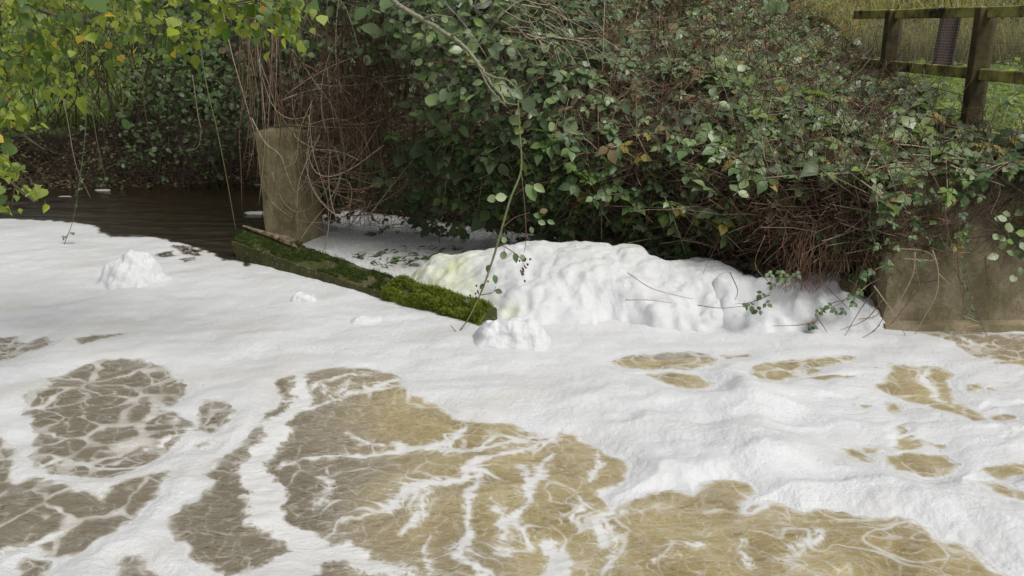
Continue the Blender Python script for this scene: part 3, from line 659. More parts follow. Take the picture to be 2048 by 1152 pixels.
def build_bark():
    P0 = at_y(487, 452, 9.60); P1 = at_y(598, 490, 9.05)
    m, n, l, p = mat('split dead wood'); t = noise(n, l, 16, 6, .7, stretch=(1, 1, 1)); t2 = noise(n, l, 70, 4, .7)
    col = ramp(n, l, t.outputs[0], [(.40, (.03, .022, .015)), (.52, (.15, .105, .07)), (.72, (.32, .25, .18))]).outputs[0]
    l.new(col, p.inputs['Base Color']); setp(p, None, .85, .25); bump(n, l, p, t.outputs[0], .8, .015)
    n_, k = 36, 12; V = []
    d = (P1-P0); Ls = np.linalg.norm(d); d /= Ls; s = np.cross(d, (0, 0, 1)); s /= np.linalg.norm(s); u = np.cross(s, d)
    for i in range(n_):
        t_ = i/(n_-1); r = .068*(.22+.78*t_)
        for j in range(k):
            a = j*2*math.pi/k; rr = r*(1+.22*pn(np.array(t_*3), np.array(math.cos(a)*1.2+a*0), 4)+.10*pn(np.array(t_*9), np.array(math.sin(a)*3), 5))
            V.append(P0+d*Ls*(t_+(.05*math.sin(a*3.3+1)+.03*math.sin(a*7))*max(0, t_-.75)*4)+s*math.cos(a)*rr+u*math.sin(a)*rr*.7)
    i = np.arange(n_-1)[:, None]*k; j = np.arange(k)[None]
    Q = np.stack([i+j, i+(j+1) % k, i+k+(j+1) % k, i+k+j], -1).reshape(-1, 4)
    V += [P0-d*.02, P1-d*.05]; jj = np.arange(k)
    T = np.concatenate([np.stack([np.full(k, n_*k), (jj+1) % k, jj], -1), np.stack([np.full(k, n_*k+1), (n_-1)*k+jj, (n_-1)*k+(jj+1) % k], -1)])
    a = Acc(); a.add(np.array(V), Q, T); o = link('broken_log', a.mesh('broken_log', [m], P0, smooth=False), loc=tuple(P0))
    tag(o, 'splintered brown log lying on the mossy beam by the pillar', 'log')
build_bark()

def rough_block(name, m, c, size, rz, seg=.06, amp=.012, seed=0, lean=(0, 0), rnd=.05):
    """concrete block: subdivided box with rounded, slightly worn edges"""
    sx, sy, sz = size; a = Acc()
    def face(o, du, dv, nu, nv):
        g = np.array([[o+du*i/nu+dv*j/nv for i in range(nu+1)] for j in range(nv+1)]).reshape(-1, 3)
        q = quads(nv+1, nu+1); a.add(g, q[:, ::-1])
    X, Y, Z = np.array([sx, 0, 0]), np.array([0, sy, 0]), np.array([0, 0, sz]); o = np.array([-sx/2, -sy/2, 0])
    nx, ny, nz = [max(2, int(s/seg)) for s in size]
    face(o, X, Z, nx, nz); face(o+X, Y, Z, ny, nz); face(o+X+Y, -X, Z, nx, nz); face(o+Y, -Y, Z, ny, nz); face(o+Z, X, Y, nx, ny)
    P = np.concatenate(a.V); q = np.abs(P-np.array([0, 0, sz/2])); hx = np.array([sx/2, sy/2, sz/2])
    inner = np.clip(P-np.array([0, 0, sz/2]), -(hx-rnd), hx-rnd); dd = P-np.array([0, 0, sz/2])-inner
    nn = np.linalg.norm(dd, axis=1, keepdims=True); P = np.where(nn > 1e-6, inner+dd/np.maximum(nn, 1e-6)*rnd, inner+dd)+np.array([0, 0, sz/2])
    nv_ = amp*(fbm(P[:, 0]*4+P[:, 2]*3, P[:, 1]*4+P[:, 2]*5, seed, 4)); P = P+(P-np.array([0, 0, sz/2]))/np.linalg.norm(hx)*nv_[:, None]*2
    P[:, 0] += lean[0]*P[:, 2]; P[:, 1] += lean[1]*P[:, 2]
    P = P@rotz(rz).T; a.V = [P]
    return link(name, a.mesh(name, [m], smooth=True), loc=tuple(c))
pc = at_z(584, 486); pc[2] = -.25
tag(rough_block('concrete_pillar', M_PILLAR, pc+np.array([0, .2, 0]), (.50, .46, 1.52), math.radians(-24), seed=5, lean=(-.025, .0), rnd=.022), 'square weathered concrete pillar wrapped in dry stems behind the mossy beam', 'pillar')
def build_wall():
    th = thing('concrete_wall', 'stained concrete river wall with brambles hanging over its top', 'wall', (3.0, 7.1, 0))
    o = rough_block('wall_body', M_WALL, (0, 0, 0), (6.0, .5, 1.88), 0, seg=.09, amp=.02, seed=9, rnd=.035); o.parent = th; o.location = (3.03, .27, -.55)
    f = rough_block('footing', M_WALL, (0, 0, 0), (6.06, .62, .55), 0, seg=.1, amp=.03, seed=12, rnd=.03); f.parent = th; f.location = (3.06, .22, -.48)
build_wall()

# ------------------------------------------------------------------ fence
def wood_mat():
    m, n, l, p = mat('mossy fence wood'); a = noise(n, l, 3, 6, .65); g = noise(n, l, 18, 5, .6, stretch=(1, 1, 1)); b = noise(n, l, 60, 3)
    geo = n.new('ShaderNodeNewGeometry'); oi = n.new('ShaderNodeObjectInfo')
    col = ramp(n, l, g.outputs[0], [(.3, (.022, .016, .010)), (.7, (.065, .048, .028))]).outputs[0]
    mm = ramp(n, l, a.outputs[0], [(.38, (0, 0, 0)), (.58, (1, 1, 1))]).outputs[0]
    col = mixc(n, l, math_(n, l, 'MULTIPLY', mm, attr(n, 'mossy'), True), col, (.38, .36, .11))
    l.new(col, p.inputs['Base Color']); setp(p, None, .88, .25); bump(n, l, p, g.outputs[0], .5, .012); return m
M_WOOD = wood_mat()
m_, n_, l_, p_ = mat('galvanised wire'); setp(p_, (.36, .36, .34), .5); p_.inputs['Metallic'].default_value = .6; M_WIRE = m_
def build_fence():
    P2 = at_y(1958, 130, 8.35)[:2]; P1 = at_y(1781, 100, 10.1)[:2]
    ax = P1-P2; sp = np.hypot(*ax); ax /= sp; ang = math.atan2(ax[1], ax[0]); R = rotz(ang)
    th = thing('wooden_fence', 'mossy post and rail fence with wire mesh above the brambles', 'fence', (*P2, 1.3))
    o0 = np.array([*P2, 1.3])
    def wpart(name, c, s, mossy, R=R, bev=.008):
        a = Acc(); box(a, c, s, R, 0, bev); me = a.mesh(name, [M_WOOD], o0, smooth=False)
        at = me.attributes.new('mossy', 'FLOAT', 'POINT'); at.data.foreach_set('value', np.full(len(me.vertices), mossy, np.float32)); link(name, me, th)
    side = np.array([-ax[1], ax[0]]); side = side if side[0] < 0 else -side           # towards the river
    posts = [-sp*1.02, 0, sp]
    for k, s in enumerate(posts):
        p = P2+ax*s; wpart('post', (p[0], p[1], 1.0+.765), (.10, .165, 1.575), .12)
    for z, hh in ((2.515, .095), (1.985, .10), (1.455, .11)):
        for a0, a1 in ((-sp*1.02, 0), (0, sp), (sp, sp*(1.6 if z > 2.5 else 1.5))):
            c = P2+ax*(a0+a1)/2-side*.03*0
            Rz = R
            wpart('rail', (c[0], c[1], z+.006*math.sin(a0*5)), (abs(a1-a0)-.105, .05, hh), 1.0, Rz)
    # wire mesh: real wires, welded squares, behind the posts
    a = Acc(); off = -side*.045; L0, L1 = -sp*1.02, sp*1.5; zs = np.arange(1.46, 2.5, .026); ss = np.arange(L0, L1, .030)
    P = np.zeros((len(zs), 2, 3)); P[:, 0, :2] = P2+ax*L0+off; P[:, 1, :2] = P2+ax*L1+off; P[:, :, 2] = zs[:, None]
    tubes(a, P, np.full(len(zs), .0016), taper=1)
    P = np.zeros((len(ss), 2, 3)); P[:, :, :2] = (P2[None]+ax[None]*ss[:, None]+off-side*.003)[:, None]; P[:, 0, 2] = 1.45; P[:, 1, 2] = 2.52
    tubes(a, P, np.full(len(ss), .0016), taper=1)
    tag(link('wire_mesh', a.mesh('wire_mesh', [M_WIRE], o0), th), kind='stuff')
build_fence()
def build_redpost():
    m, n, l, p = mat('maroon rusty steel'); t = noise(n, l, 14, 5, .7); l.new(ramp(n, l, t.outputs[0], [(.35, (.022, .007, .007)), (.7, (.055, .017, .015))]).outputs[0], p.inputs['Base Color']); setp(p, None, .6, .4)
    c = at_y(1886, 122, 15.5); a = Acc()
    for dx, w_, dy, dp in ((-.135, .03, 0, .12), (.135, .03, 0, .12), (0, .24, .03, .02)): box(a, (dx, dy, .20), (w_, dp, 1.1), bev=.004)
    o = link('steel_post', a.mesh('steel_post', [m], smooth=False), loc=(c[0], c[1], c[2]-.03)); o.rotation_euler = (0, math.radians(3), math.radians(6))
    tag(o, 'maroon steel post standing beyond the fence mesh', 'post')
build_redpost()

# ------------------------------------------------------------------ leaves
def leaflet(Ln, W, fold, droop, shape):
    ts = np.array([0, .22, .5, .78, 1.]); wd = np.array(shape)*W
    mid = np.stack([0*ts, ts*Ln, -droop*Ln*ts**2], -1)
    lf = np.stack([-wd[1:4], ts[1:4]*Ln+.02*Ln, -droop*Ln*ts[1:4]**2+fold*wd[1:4]], -1); rt = lf*[-1, 1, 1]
    V = np.concatenate([mid, lf, rt])
    T = []
    for o, sgn in ((5, 1), (8, -1)):
        f = [(0, 1, o), (1, 2, o+1), (1, o+1, o), (2, 3, o+2), (2, o+2, o+1), (3, 4, o+2)]
        T += [t if sgn < 0 else t[::-1] for t in f]
    return V, np.array(T)
BRS = (0, .40, .50, .25, 0)
def compound(n, Ln, W, fold, droop, spread, seed):
    r = np.random.default_rng(seed); a = Acc()
    angs = {3: [0, 1, -1], 5: [0, .62, -.62, 1.25, -1.25]}[n]
    for q in angs:
        l = Ln*(1.0 if q == 0 else .82)*r.uniform(.9, 1.1); V, T = leaflet(l, W*l/Ln, fold*r.uniform(.6, 1.3), droop*r.uniform(.5, 1.6), BRS)
        b = r.normal(0, .22); V = V@np.array([[math.cos(b), 0, -math.sin(b)], [0, 1, 0], [math.sin(b), 0, math.cos(b)]])
        V = V@rotz(q*spread+r.normal(0, .08)).T+np.array([0, .42 if q == 0 else .16, 0]); a.add(V, (), T)
    tube(a, [(0, -.35, .05), (0, .0, .02), (0, .32, 0)], .022, .014, 3, 0, False)
    Q = np.concatenate(a.Q); T = np.concatenate(a.T); T = np.concatenate([T, Q[:, [0, 1, 2]], Q[:, [0, 2, 3]]])
    return np.concatenate(a.V)*.62, T
def single(W, fold, droop, shape, seed):
    r = np.random.default_rng(seed); V, T = leaflet(1, W, fold, droop, shape); a = Acc(); a.add(V+[0, .25, 0], (), T)
    tube(a, [(0, -.1, .06), (0, .1, .03), (0, .26, 0)], .016, .012, 3, 0, False)
    Q = np.concatenate(a.Q); T = np.concatenate(a.T); T = np.concatenate([T, Q[:, [0, 1, 2]], Q[:, [0, 2, 3]]])
    return np.concatenate(a.V), T
BRAM = [compound(3, 1, .74, .22, .18, 1.30, 1), compound(3, 1, .68, .35, .3, 1.15, 2), compound(5, .9, .62, .25, .2, 1.15, 3), compound(3, 1, .78, .12, .35, 1.4, 4)]
OVAL = [single(.70, .18, .15, (0, .40, .50, .33, 0), 5), single(.62, .3, .3, (0, .42, .5, .3, 0), 6), single(.78, .1, -.1, (0, .38, .52, .36, 0), 7)]
POPL = [single(.95, .25, .30, (0, .46, .50, .21, 0), 8), single(.85, .45, .5, (0, .45, .50, .24, 0), 9), single(1.05, .15, .12, (0, .48, .48, .20, 0), 10)]
LONG = [single(.42, .2, .5, (0, .38, .5, .32, 0), 11), single(.5, .3, .25, (0, .38, .5, .32, 0), 12)]
_cache = {}
def leaf_mesh(protos, k, m):
    key = (id(protos), k, m)
    if key not in _cache: _cache[key] = mesh_np('leaf', protos[k][0], [protos[k][1]], [LEAFM[m]])
    return _cache[key]
def frames(nrm, dr):
    nrm = nrm/(np.linalg.norm(nrm, axis=1, keepdims=True)+1e-9); dr = dr-(dr*nrm).sum(1, keepdims=True)*nrm; dr /= np.linalg.norm(dr, axis=1, keepdims=True)+1e-9
    return np.stack([np.cross(dr, nrm), dr, nrm], -1)                # columns x, y, z
def foliage(parent, origin, protos, P, R, s, mi, name='foliage', label=None, mats=None):
    V, T, M, n = [], [], [], 0
    k = rng.integers(0, len(protos), len(P))
    for q in range(len(protos)):
        I = np.where(k == q)[0]
        if not len(I): continue
        pv, pt = protos[q]
        v = np.einsum('nij,vj->nvi', R[I], pv)*s[I, None, None]+(P[I]-origin)[:, None]
        t = pt[None]+(np.arange(len(I))*len(pv))[:, None, None]+n
        V.append(v.reshape(-1, 3)); T.append(t.reshape(-1, 3)); M.append(np.repeat(mi[I], len(pt))); n += v.shape[0]*v.shape[1]
    me = mesh_np(name, np.concatenate(V), [np.concatenate(T)], LEAFM, np.concatenate(M))
    o = link(name, me, parent)
    if parent is None: o.location = origin
    return tag(o, label, kind='stuff')
def leaf_objects(parent, origin, protos, P, R, s, mi, name='leaf'):
    for i in range(len(P)):
        o = link(name, leaf_mesh(protos, int(rng.integers(0, len(protos))), int(mi[i])), parent)
        M = np.eye(4); M[:3, :3] = R[i]*s[i]; M[:3, 3] = P[i]-origin; o.matrix_local = Matrix(M.tolist())
def choose(n, weights):
    ks = list(weights); p = np.array([weights[k] for k in ks], float); return rng.choice(ks, n, p=p/p.sum())
unit = lambda v: v/(np.linalg.norm(v, axis=-1, keepdims=True)+1e-9)

# ------------------------------------------------------------------ the bramble mass: its front, from waterline to beyond the fence
TAB = [(560, [(470, 11.6), (300, 11.2), (0, 11), (-200, 11)]),
 (650, [(462, 10.9), (300, 10.5), (150, 10.1), (0, 9.9), (-220, 10.2)]),
 (800, [(456, 10.7), (350, 10.0), (200, 9.4), (80, 9.0), (0, 8.9), (-220, 9.6)]),
 (1000, [(472, 9.8), (400, 9.4), (300, 8.9), (200, 8.6), (100, 8.6), (0, 8.8), (-220, 9.8)]),
 (1150, [(485, 9.2), (400, 8.8), (300, 8.6), (200, 8.7), (100, 9.2), (0, 9.9), (-220, 11.5)]),
 (1300, [(500, 8.75), (400, 8.4), (300, 8.35), (200, 8.8), (100, 9.7), (0, 11.2), (-180, 13)]),
 (1450, [(540, 8.2), (450, 7.9), (350, 7.9), (250, 8.3), (150, 9.2), (80, 10.3), (0, 13), (-60, 14)]),
 (1600, [(570, 7.7), (450, 7.5), (350, 7.6), (250, 8.2), (180, 9.2), (100, 10.8), (40, 12.4), (10, 14)]),
 (1750, [(560, 7.2), (450, 7.0), (350, 7.1), (280, 7.7), (200, 8.9), (160, 9.8), (120, 11.)]),
 (1900, [(480, 6.95), (350, 6.9), (300, 7.35), (262, 8.0), (240, 8.4)]),
 (2060, [(480, 6.9), (340, 6.85), (310, 7.2), (275, 7.7), (262, 7.9)]),
 (2200, [(480, 6.9), (340, 6.85), (310, 7.2), (290, 7.6), (280, 7.8)])]
TU = np.array([t[0] for t in TAB], float)
TC = [(np.array([p[0] for p in t[1]][::-1], float), np.array([p[1] for p in t[1]][::-1], float)) for t in TAB]
def surfY(u, v):
    u = np.asarray(u, float); v = np.asarray(v, float); G = np.stack([np.interp(v, a, b) for a, b in TC])
    i = np.clip(np.searchsorted(TU, u)-1, 0, len(TU)-2); f = np.clip((u-TU[i])/(TU[i+1]-TU[i]), 0, 1)
    ar = np.arange(u.size).reshape(u.shape); Gf = G.reshape(len(TC), -1)
    return Gf[i.ravel(), ar.ravel()].reshape(u.shape)*(1-f)+Gf[(i+1).ravel(), ar.ravel()].reshape(u.shape)*f
VB = np.array([t[1][0][0] for t in TAB], float); VT = np.array([t[1][-1][0] for t in TAB], float)
def vspan(u): return np.interp(u, TU, VT), np.interp(u, TU, VB)
LUMP = lambda u, v: .16*fbm(u/120., v/110., 301, 3)
def surf(u, v, back=0.0): return at_y(u, v, surfY(u, v)+LUMP(u, v)+back)

BUSH = [ # name, label, centre u, v, reach, leaves, singles, size, shapes, leaf colours, dead stems
 ('bramble_bush', 'bramble bush trailing long stems over the top of the concrete wall', 1900, 320, (150, 90), 403, 200, 0.136, BRAM, {0: 3, 1: 4, 2: 4, 3: 2.4, 4: .3, 5: .3}, .8),
 ('bramble_bush', 'bramble bush with a red brown mass of dead stems beside the wall', 1640, 440, (150, 130), 290, 230, 0.141, BRAM, {0: 4, 1: 4, 2: 3, 3: 1.2, 4: .15, 5: .4}, 3.4),
 ('bramble_bush', 'broad bramble mound in front of the fence, catching the most light', 1600, 240, (190, 95), 806, 270, 0.141, BRAM, {0: 2, 1: 4, 2: 6, 3: 2.2, 4: .25, 5: .4, 6: .1}, 1.5),
 ('bramble_bush', 'bramble bush beside the left end of the fence rails', 1610, 110, (190, 90), 744, 200, 0.154, BRAM, {1: 4, 2: 6, 3: 1.8, 4: .3, 5: 1.4, 6: .2}, 2.0),
 ('bramble_bush', 'bramble bush with yellow leaves low above the largest foam heap', 1330, 380, (150, 130), 620, 240, 0.130, BRAM, {0: 5, 1: 5, 2: 2, 3: 1.5, 4: .4, 5: .4}, 1.6),
 ('bramble_bush', 'brown seeding bramble bush high above the largest foam heap', 1300, 110, (150, 110), 620, 200, 0.130, BRAM, {0: 4, 1: 3, 2: 3, 5: 2.0, 6: .2}, 1.8),
 ('bramble_bush', 'dark bramble bush overhanging the weedy foam behind the beam', 930, 370, (150, 120), 682, 240, 0.130, BRAM, {0: 6, 1: 5, 2: 1.4, 3: .4, 4: .12}, .6),
 ('willow_shrub', 'oval leaved shrub around the pale bare branch above the beam', 900, 120, (190, 150), 1400, 280, 0.090, OVAL, {0: 4, 1: 4, 2: 5, 3: .5, 4: .12, 5: .3}, .5),
 ('ivy_bush', 'dark ivy bush at the back of the bank above the brambles', 1120, 60, (110, 130), 825, 200, 0.092, OVAL, {0: 6, 1: 4, 2: 3, 5: .5}, .4),
 ('bramble_bush', 'thin shaded bramble bush hanging just beyond the concrete pillar', 720, 360, (90, 130), 204, 140, 0.127, BRAM, {0: 5, 1: 4, 2: .5, 3: .3}, .8),
]
def build_bushes():
    N = 60000
    u = rng.uniform(560, 2200, N); v = rng.uniform(-220, 590, N)
    a, b = vspan(u); ok = (v > a) & (v < b+10*rng.normal(0, 1, N)); u, v = u[ok], v[ok]
    cu = np.array([q[2] for q in BUSH]); cv = np.array([q[3] for q in BUSH]); ru = np.array([q[4][0] for q in BUSH]); rv = np.array([q[4][1] for q in BUSH])
    D = np.hypot((u[:, None]-cu)/ru, (v[:, None]-cv)/rv)+.12*rng.normal(0, 1, (len(u), 1))*0+.25*fbm(u/70., v/70., 310, 2)[:, None]*np.linspace(-1, 1, len(cu))
    own = D.argmin(1)
    for k, (nm, lab, c_u, c_v, rch, nl, ns, size, protos, cols, dead) in enumerate(BUSH):
        I = np.where(own == k)[0]; U, Vv = u[I], v[I]
        o = surf(np.array([float(c_u)]), np.array([float(c_v)]), .3)[0]; o[2] = max(.05, float(ground_h(o[0], o[1]+.5)))
        th = thing(nm, lab, nm.split('_')[-1] if nm != 'bramble_bush' else 'bramble', o, 'bramble bushes along the bank' if nm == 'bramble_bush' else None)
        # clumped: keep points where the patch noise is high, leave dark gaps elsewhere
        dens = fbm(U/46., Vv/40., 320+k, 3)+.35*fbm(U/150., Vv/110., 350+k, 2)
        gap = np.zeros(len(U))
        if 'dead stems' in lab: gap += 2.0*sstep(330, 400, Vv)
        gap += .6*sstep(380, 470, Vv)*(U < 1000)
        if nm == 'bramble_bush' and c_u == 720: gap += .3
        if c_u == 900: gap += 1.6*sstep(850, 780, U)*sstep(90, 170, Vv)
        if c_u == 1900: gap += .9*sstep(330, 390, Vv)
        pr = np.clip(.55+.9*dens-gap, .03, 1)**2.3; pick = rng.choice(len(U), min(nl, len(U)), replace=False, p=pr/pr.sum())
        U, Vv = U[pick], Vv[pick]
        back = np.abs(rng.normal(0, .17, len(U)))*rng.choice([-.35, 1], len(U), p=[.3, .7]); order = np.argsort(back); U, Vv, back = U[order], Vv[order], back[order]
        P = surf(U, Vv, back)
        out = np.stack([.35*rng.normal(0, 1, len(U)), -.55+.35*rng.normal(0, 1, len(U)), .85+.35*rng.normal(0, 1, len(U))], -1)
        if protos is OVAL: out[:, 2] -= .35; out[:, 1] -= .2
        dr = np.stack([rng.normal(0, 1, len(U)), rng.normal(-.5, .6, len(U)), rng.normal(-.35, .4, len(U))], -1)
        R = frames(out, dr); s = size*rng.lognormal(-.06, .34, len(U)); mi = choose(len(U), cols)
        infr = (U > 0) & (U < 2048) & (Vv > 0); J = np.where(infr)[0][:int(ns*.5)]
        m = np.ones(len(U), bool); m[J] = False
        leaf_objects(th, o, protos, P[J], R[J], s[J], mi[J])
        # depth behind: filler leaves darkened in colour to deepen the shaded gaps
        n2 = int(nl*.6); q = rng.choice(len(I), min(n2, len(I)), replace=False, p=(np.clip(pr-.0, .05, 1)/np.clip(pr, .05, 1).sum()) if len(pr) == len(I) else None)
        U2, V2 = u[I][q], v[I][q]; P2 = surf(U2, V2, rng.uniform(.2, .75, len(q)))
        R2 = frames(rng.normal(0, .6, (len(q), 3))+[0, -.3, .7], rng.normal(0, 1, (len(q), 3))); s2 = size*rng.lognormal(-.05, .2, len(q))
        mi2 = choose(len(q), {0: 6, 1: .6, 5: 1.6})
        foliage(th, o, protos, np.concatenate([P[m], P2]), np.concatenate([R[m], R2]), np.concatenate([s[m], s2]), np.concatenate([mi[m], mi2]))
        # arching canes, one object each
        ncane = 34; CP_, CD_ = [], []
        for c in range(ncane):
            i = rng.integers(0, len(U)); n_ = 12
            du, dv = rng.normal(0, 75), abs(rng.normal(70, 50)); t = np.linspace(-.5, 1, n_)
            uu = U[i]+du*t; vv = Vv[i]+dv*(t*.6+.55*t*t); vv = np.minimum(vv, np.interp(uu, TU, VB)+25)
            Pc = surf(uu, vv, -.14+.16*rng.random()+.10*rng.normal(0, 1)*np.sin(t*2.5)); Pc = smooth_path(Pc, 12)
            if rng.random() < (.35 if 'dead stems' in lab else .85):
                for q_ in rng.choice(12, 5, replace=False): CP_.append(Pc[q_]); CD_.append((Pc[min(11, q_+1)]-Pc[max(0, q_-1)])*2+rng.normal(0, .12, 3))
            ac = Acc(); tube(ac, Pc, rng.uniform(.0045, .0085), .0025, 4)
            link('cane', ac.mesh('cane', [[M_CANE, M_GSTEM, M_PALE, M_RED][rng.choice(4, p=[.3, .15, .25, .3])]], o), th)
        Pq = np.array(CP_); kq = len(Pq); Rq = frames(np.stack([.3*rng.normal(0, 1, kq), -.5+.3*rng.normal(0, 1, kq), .9+.3*rng.normal(0, 1, kq)], -1), np.array(CD_)+rng.normal(0, .1, (kq, 3)))
        leaf_objects(th, o, protos, Pq, Rq, size*rng.lognormal(0, .28, kq), choose(kq, cols))
        # dead stems and twigs inside
        nd = int(900*dead); n_ = 6; q = rng.integers(0, len(I), nd); U3, V3 = u[I][q], v[I][q]
        if 'dead stems' in lab:
            sel = rng.random(nd) < .7; U3 = np.where(sel, rng.normal(1640, 75, nd), U3); V3 = np.where(sel, rng.normal(440, 55, nd), V3)
        t = np.linspace(-.5, .5, n_)[None]; ang = rng.normal(0, 1.1, nd); ln = rng.uniform(.15, .75, nd)
        C = surf(U3, V3, rng.uniform(-.10, .35, nd))
        if 'dead stems' in lab: C = surf(U3, V3, rng.uniform(-.10, .45, nd))
        d = np.stack([np.sin(ang), rng.normal(0, .35, nd), -np.cos(ang)*.8], -1); bend = rng.normal(0, .16, (nd, 3))
        Pd = C[:, None]+d[:, None]*ln[:, None, None]*t[..., None]+bend[:, None]*((t*2)**2)[..., None]*ln[:, None, None]
        ac = Acc(); h = rng.random(nd); rad = rng.uniform(.0016, .0042, nd)
        for mk, lo, hi in ((0, 0, .45), (1, .45, .62), (2, .62, 1.01)):
            g = (h >= lo) & (h < hi)
            if g.any(): tubes(ac, Pd[g], rad[g], mk)
        mats = [M_RED, M_PALE, M_TWIG] if dead > 2 or 'seeding' in lab else [M_CANE, M_PALE, M_TWIG]
        tag(link('dead_stem', ac.mesh('dead_stem', mats, o), th), kind='stuff')
    # solid dark core of old leaves and earth behind the front
build_bushes()

# ------------------------------------------------------------------ overhanging tree at the upper left
TW_M = bark_mat('fine twig', (.05, .042, .028), (.12, .10, .06))
def build_tree():
    o = np.array([-8.9, 9.4, .6]); th = thing('overhanging_tree', 'tree with yellow green leaves hanging over the stream, some leaves yellow', 'tree', o)
    ac = Acc(); tube(ac, smooth_path([(-8.9, 9.4, .3), (-8.8, 9.35, 1.8), (-8.5, 9.2, 3.4), (-8.2, 9.1, 5.2), (-8.3, 9.2, 7.4)], 20), .24, .10, 9)
    link('trunk', ac.mesh('trunk', [M_BARK], o), th)
    mains = [[(-8.6, 9.25, 2.9), (-6.4, 8.0, 3.6), (-4.4, 6.9, 3.1), tuple(at_y(60, 10, 6.3)), tuple(at_y(230, 60, 6.2)), tuple(at_y(330, 104, 6.2))],
             [(-8.5, 9.2, 3.4), (-6.0, 7.6, 4.3), (-3.9, 6.5, 3.7), tuple(at_y(300, -40, 6.1)), tuple(at_y(470, 10, 6.05)), tuple(at_y(640, 72, 6.0))],
             [(-8.6, 9.3, 2.4), (-6.5, 7.8, 2.6), tuple(at_y(-60, 200, 6.3)), tuple(at_y(30, 260, 6.2)), tuple(at_y(90, 300, 6.2))],
             [(-8.6, 9.3, 2.1), (-6.3, 7.4, 2.1), tuple(at_y(-120, 250, 5.6)), tuple(at_y(-20, 330, 5.5)), tuple(at_y(70, 405, 5.5))],
             [(-6.0, 7.6, 4.3), (-4.6, 7.9, 4.9), (-2.8, 8.6, 5.0)], [(-8.4, 9.2, 4.4), (-7.2, 10.8, 5.2), (-5.0, 12.0, 5.2)], [(-8.3, 9.2, 5.2), (-6.6, 9.8, 6.2), (-4.2, 9.9, 6.3)],
             [(-8.2, 9.1, 5.6), (-9.0, 7.6, 6.6), (-8.2, 5.6, 6.8)]]
    for L in mains:
        ac = Acc(); P = smooth_path(L, 40); tube(ac, P, (.075 if L[0][0] < -8 else .04)*(1-np.linspace(0, 1, 40))**2.2+.006, None, 6); link('branch', ac.mesh('branch', [M_BARK], o), th)
    # leafy sprays: (start u v, spread end centre u v, reach, twigs, leaves per twig, distance, colours)
    G = {7: 3, 8: 7, 10: 1.5, 9: .4}; GD = {7: 5, 8: 4, 10: 2.5, 9: .35}
    sprays = [((40, -30), (40, 70), (90, 60), 12, 9, 6.3, GD), ((90, -30), (150, 80), (110, 70), 13, 9, 6.3, G), ((180, -30), (240, 60), (90, 60), 11, 9, 6.25, G),
              ((20, 110), (50, 190), (80, 60), 9, 8, 6.4, GD), ((120, 120), (170, 200), (60, 60), 4, 6, 6.5, G), ((10, 190), (60, 260), (70, 40), 7, 8, 6.2, G), ((-40, 230), (10, 300), (40, 50), 4, 7, 6.0, G),
              ((300, -30), (350, 50), (90, 60), 11, 9, 6.15, G), ((350, 40), (400, 110), (70, 45), 9, 9, 6.1, G), ((380, -30), (450, 40), (90, 50), 11, 9, 6.05, G), ((480, 0), (550, 50), (80, 40), 11, 9, 6.0, G),
              ((560, 20), (615, 70), (40, 40), 6, 8, 6.0, G), ((-30, 320), (20, 385), (45, 50), 8, 8, 5.5, G), ((10, 350), (50, 410), (35, 35), 4, 6, 5.5, G), ((250, 40), (285, 110), (40, 35), 4, 7, 6.2, G),
              ((90, 60), (130, 130), (120, 50), 8, 8, 6.5, GD), ((140, 160), (160, 215), (40, 25), 3, 5, 6.6, G), ((500, 40), (545, 110), (20, 15), 2, 4, 6.0, G), ((-80, 60), (-60, 150), (80, 120), 8, 8, 6.2, G)]
    P, N, D, SZ, MI = [], [], [], [], []; tw = Acc()
    for (su, sv), (eu, ev), (ru, rv), nt_, nlf, Yd, cols in sprays:
        for k in range(nt_):
            a = at_y(su+rng.normal(0, 25), sv+rng.normal(0, 12), Yd+rng.normal(0, .15)); b = at_y(eu+rng.uniform(-1, 1)*ru, ev+rng.uniform(-.9, .9)*rv, Yd+rng.normal(0, .3))
            mid = (a+b)/2+np.array([rng.normal(0, .05), rng.normal(0, .05), .08]); pts = smooth_path([a, mid, b], 10); tube(tw, pts, .0045, .0015, 4)
            for q in range(nlf):
                t = rng.uniform(.25, 1.02); p = pts[min(9, int(t*9))]+rng.normal(0, .03, 3); P.append(p); N.append((rng.normal(0, .7), -.55+rng.normal(0, .6), .55+rng.normal(0, .6)))
                D.append((rng.normal(.15, .45), rng.normal(-.1, .4), -1)); SZ.append(.055*rng.lognormal(0, .28)); MI.append(choose(1, cols)[0])
    P, N, D, SZ, MI = map(np.array, (P, N, D, SZ, MI)); N = N.astype(float); D = D.astype(float)
    tag(link('twig', tw.mesh('twig', [TW_M], o), th), kind='stuff')
    R = frames(N, D); U, V_ = px(P); vis = np.where((U > -5) & (U < 2048) & (V_ > -5))[0]; sc_ = SZ[vis]/P[vis][:, 1]; J = vis[np.argsort(-sc_)[:290]]
    m = np.ones(len(P), bool); m[J] = False; leaf_objects(th, o, POPL, P[J], R[J], SZ[J], MI[J])
    # the crown above the frame, which shades the far water
    n = 2600; c = np.array([[-8.2, 10.2, 5.6], [-3.6, 10.4, 5.3], [-5.0, 11.8, 5.6], [-4.6, 10.8, 6.6], [-6.5, 10.5, 7.6], [-3.4, 11.6, 4.9], [-7.6, 12.2, 5.0], [-6, 12.8, 5.2]]); q = rng.integers(0, len(c), n)
    pc_ = c[q]+rng.normal(0, 1, (n, 3))*[1.0, 1.0, .45]; u_, v_ = px(pc_); out = (v_ < -25) | (pc_[:, 1] < .5); pc_ = pc_[out]; n = len(pc_)
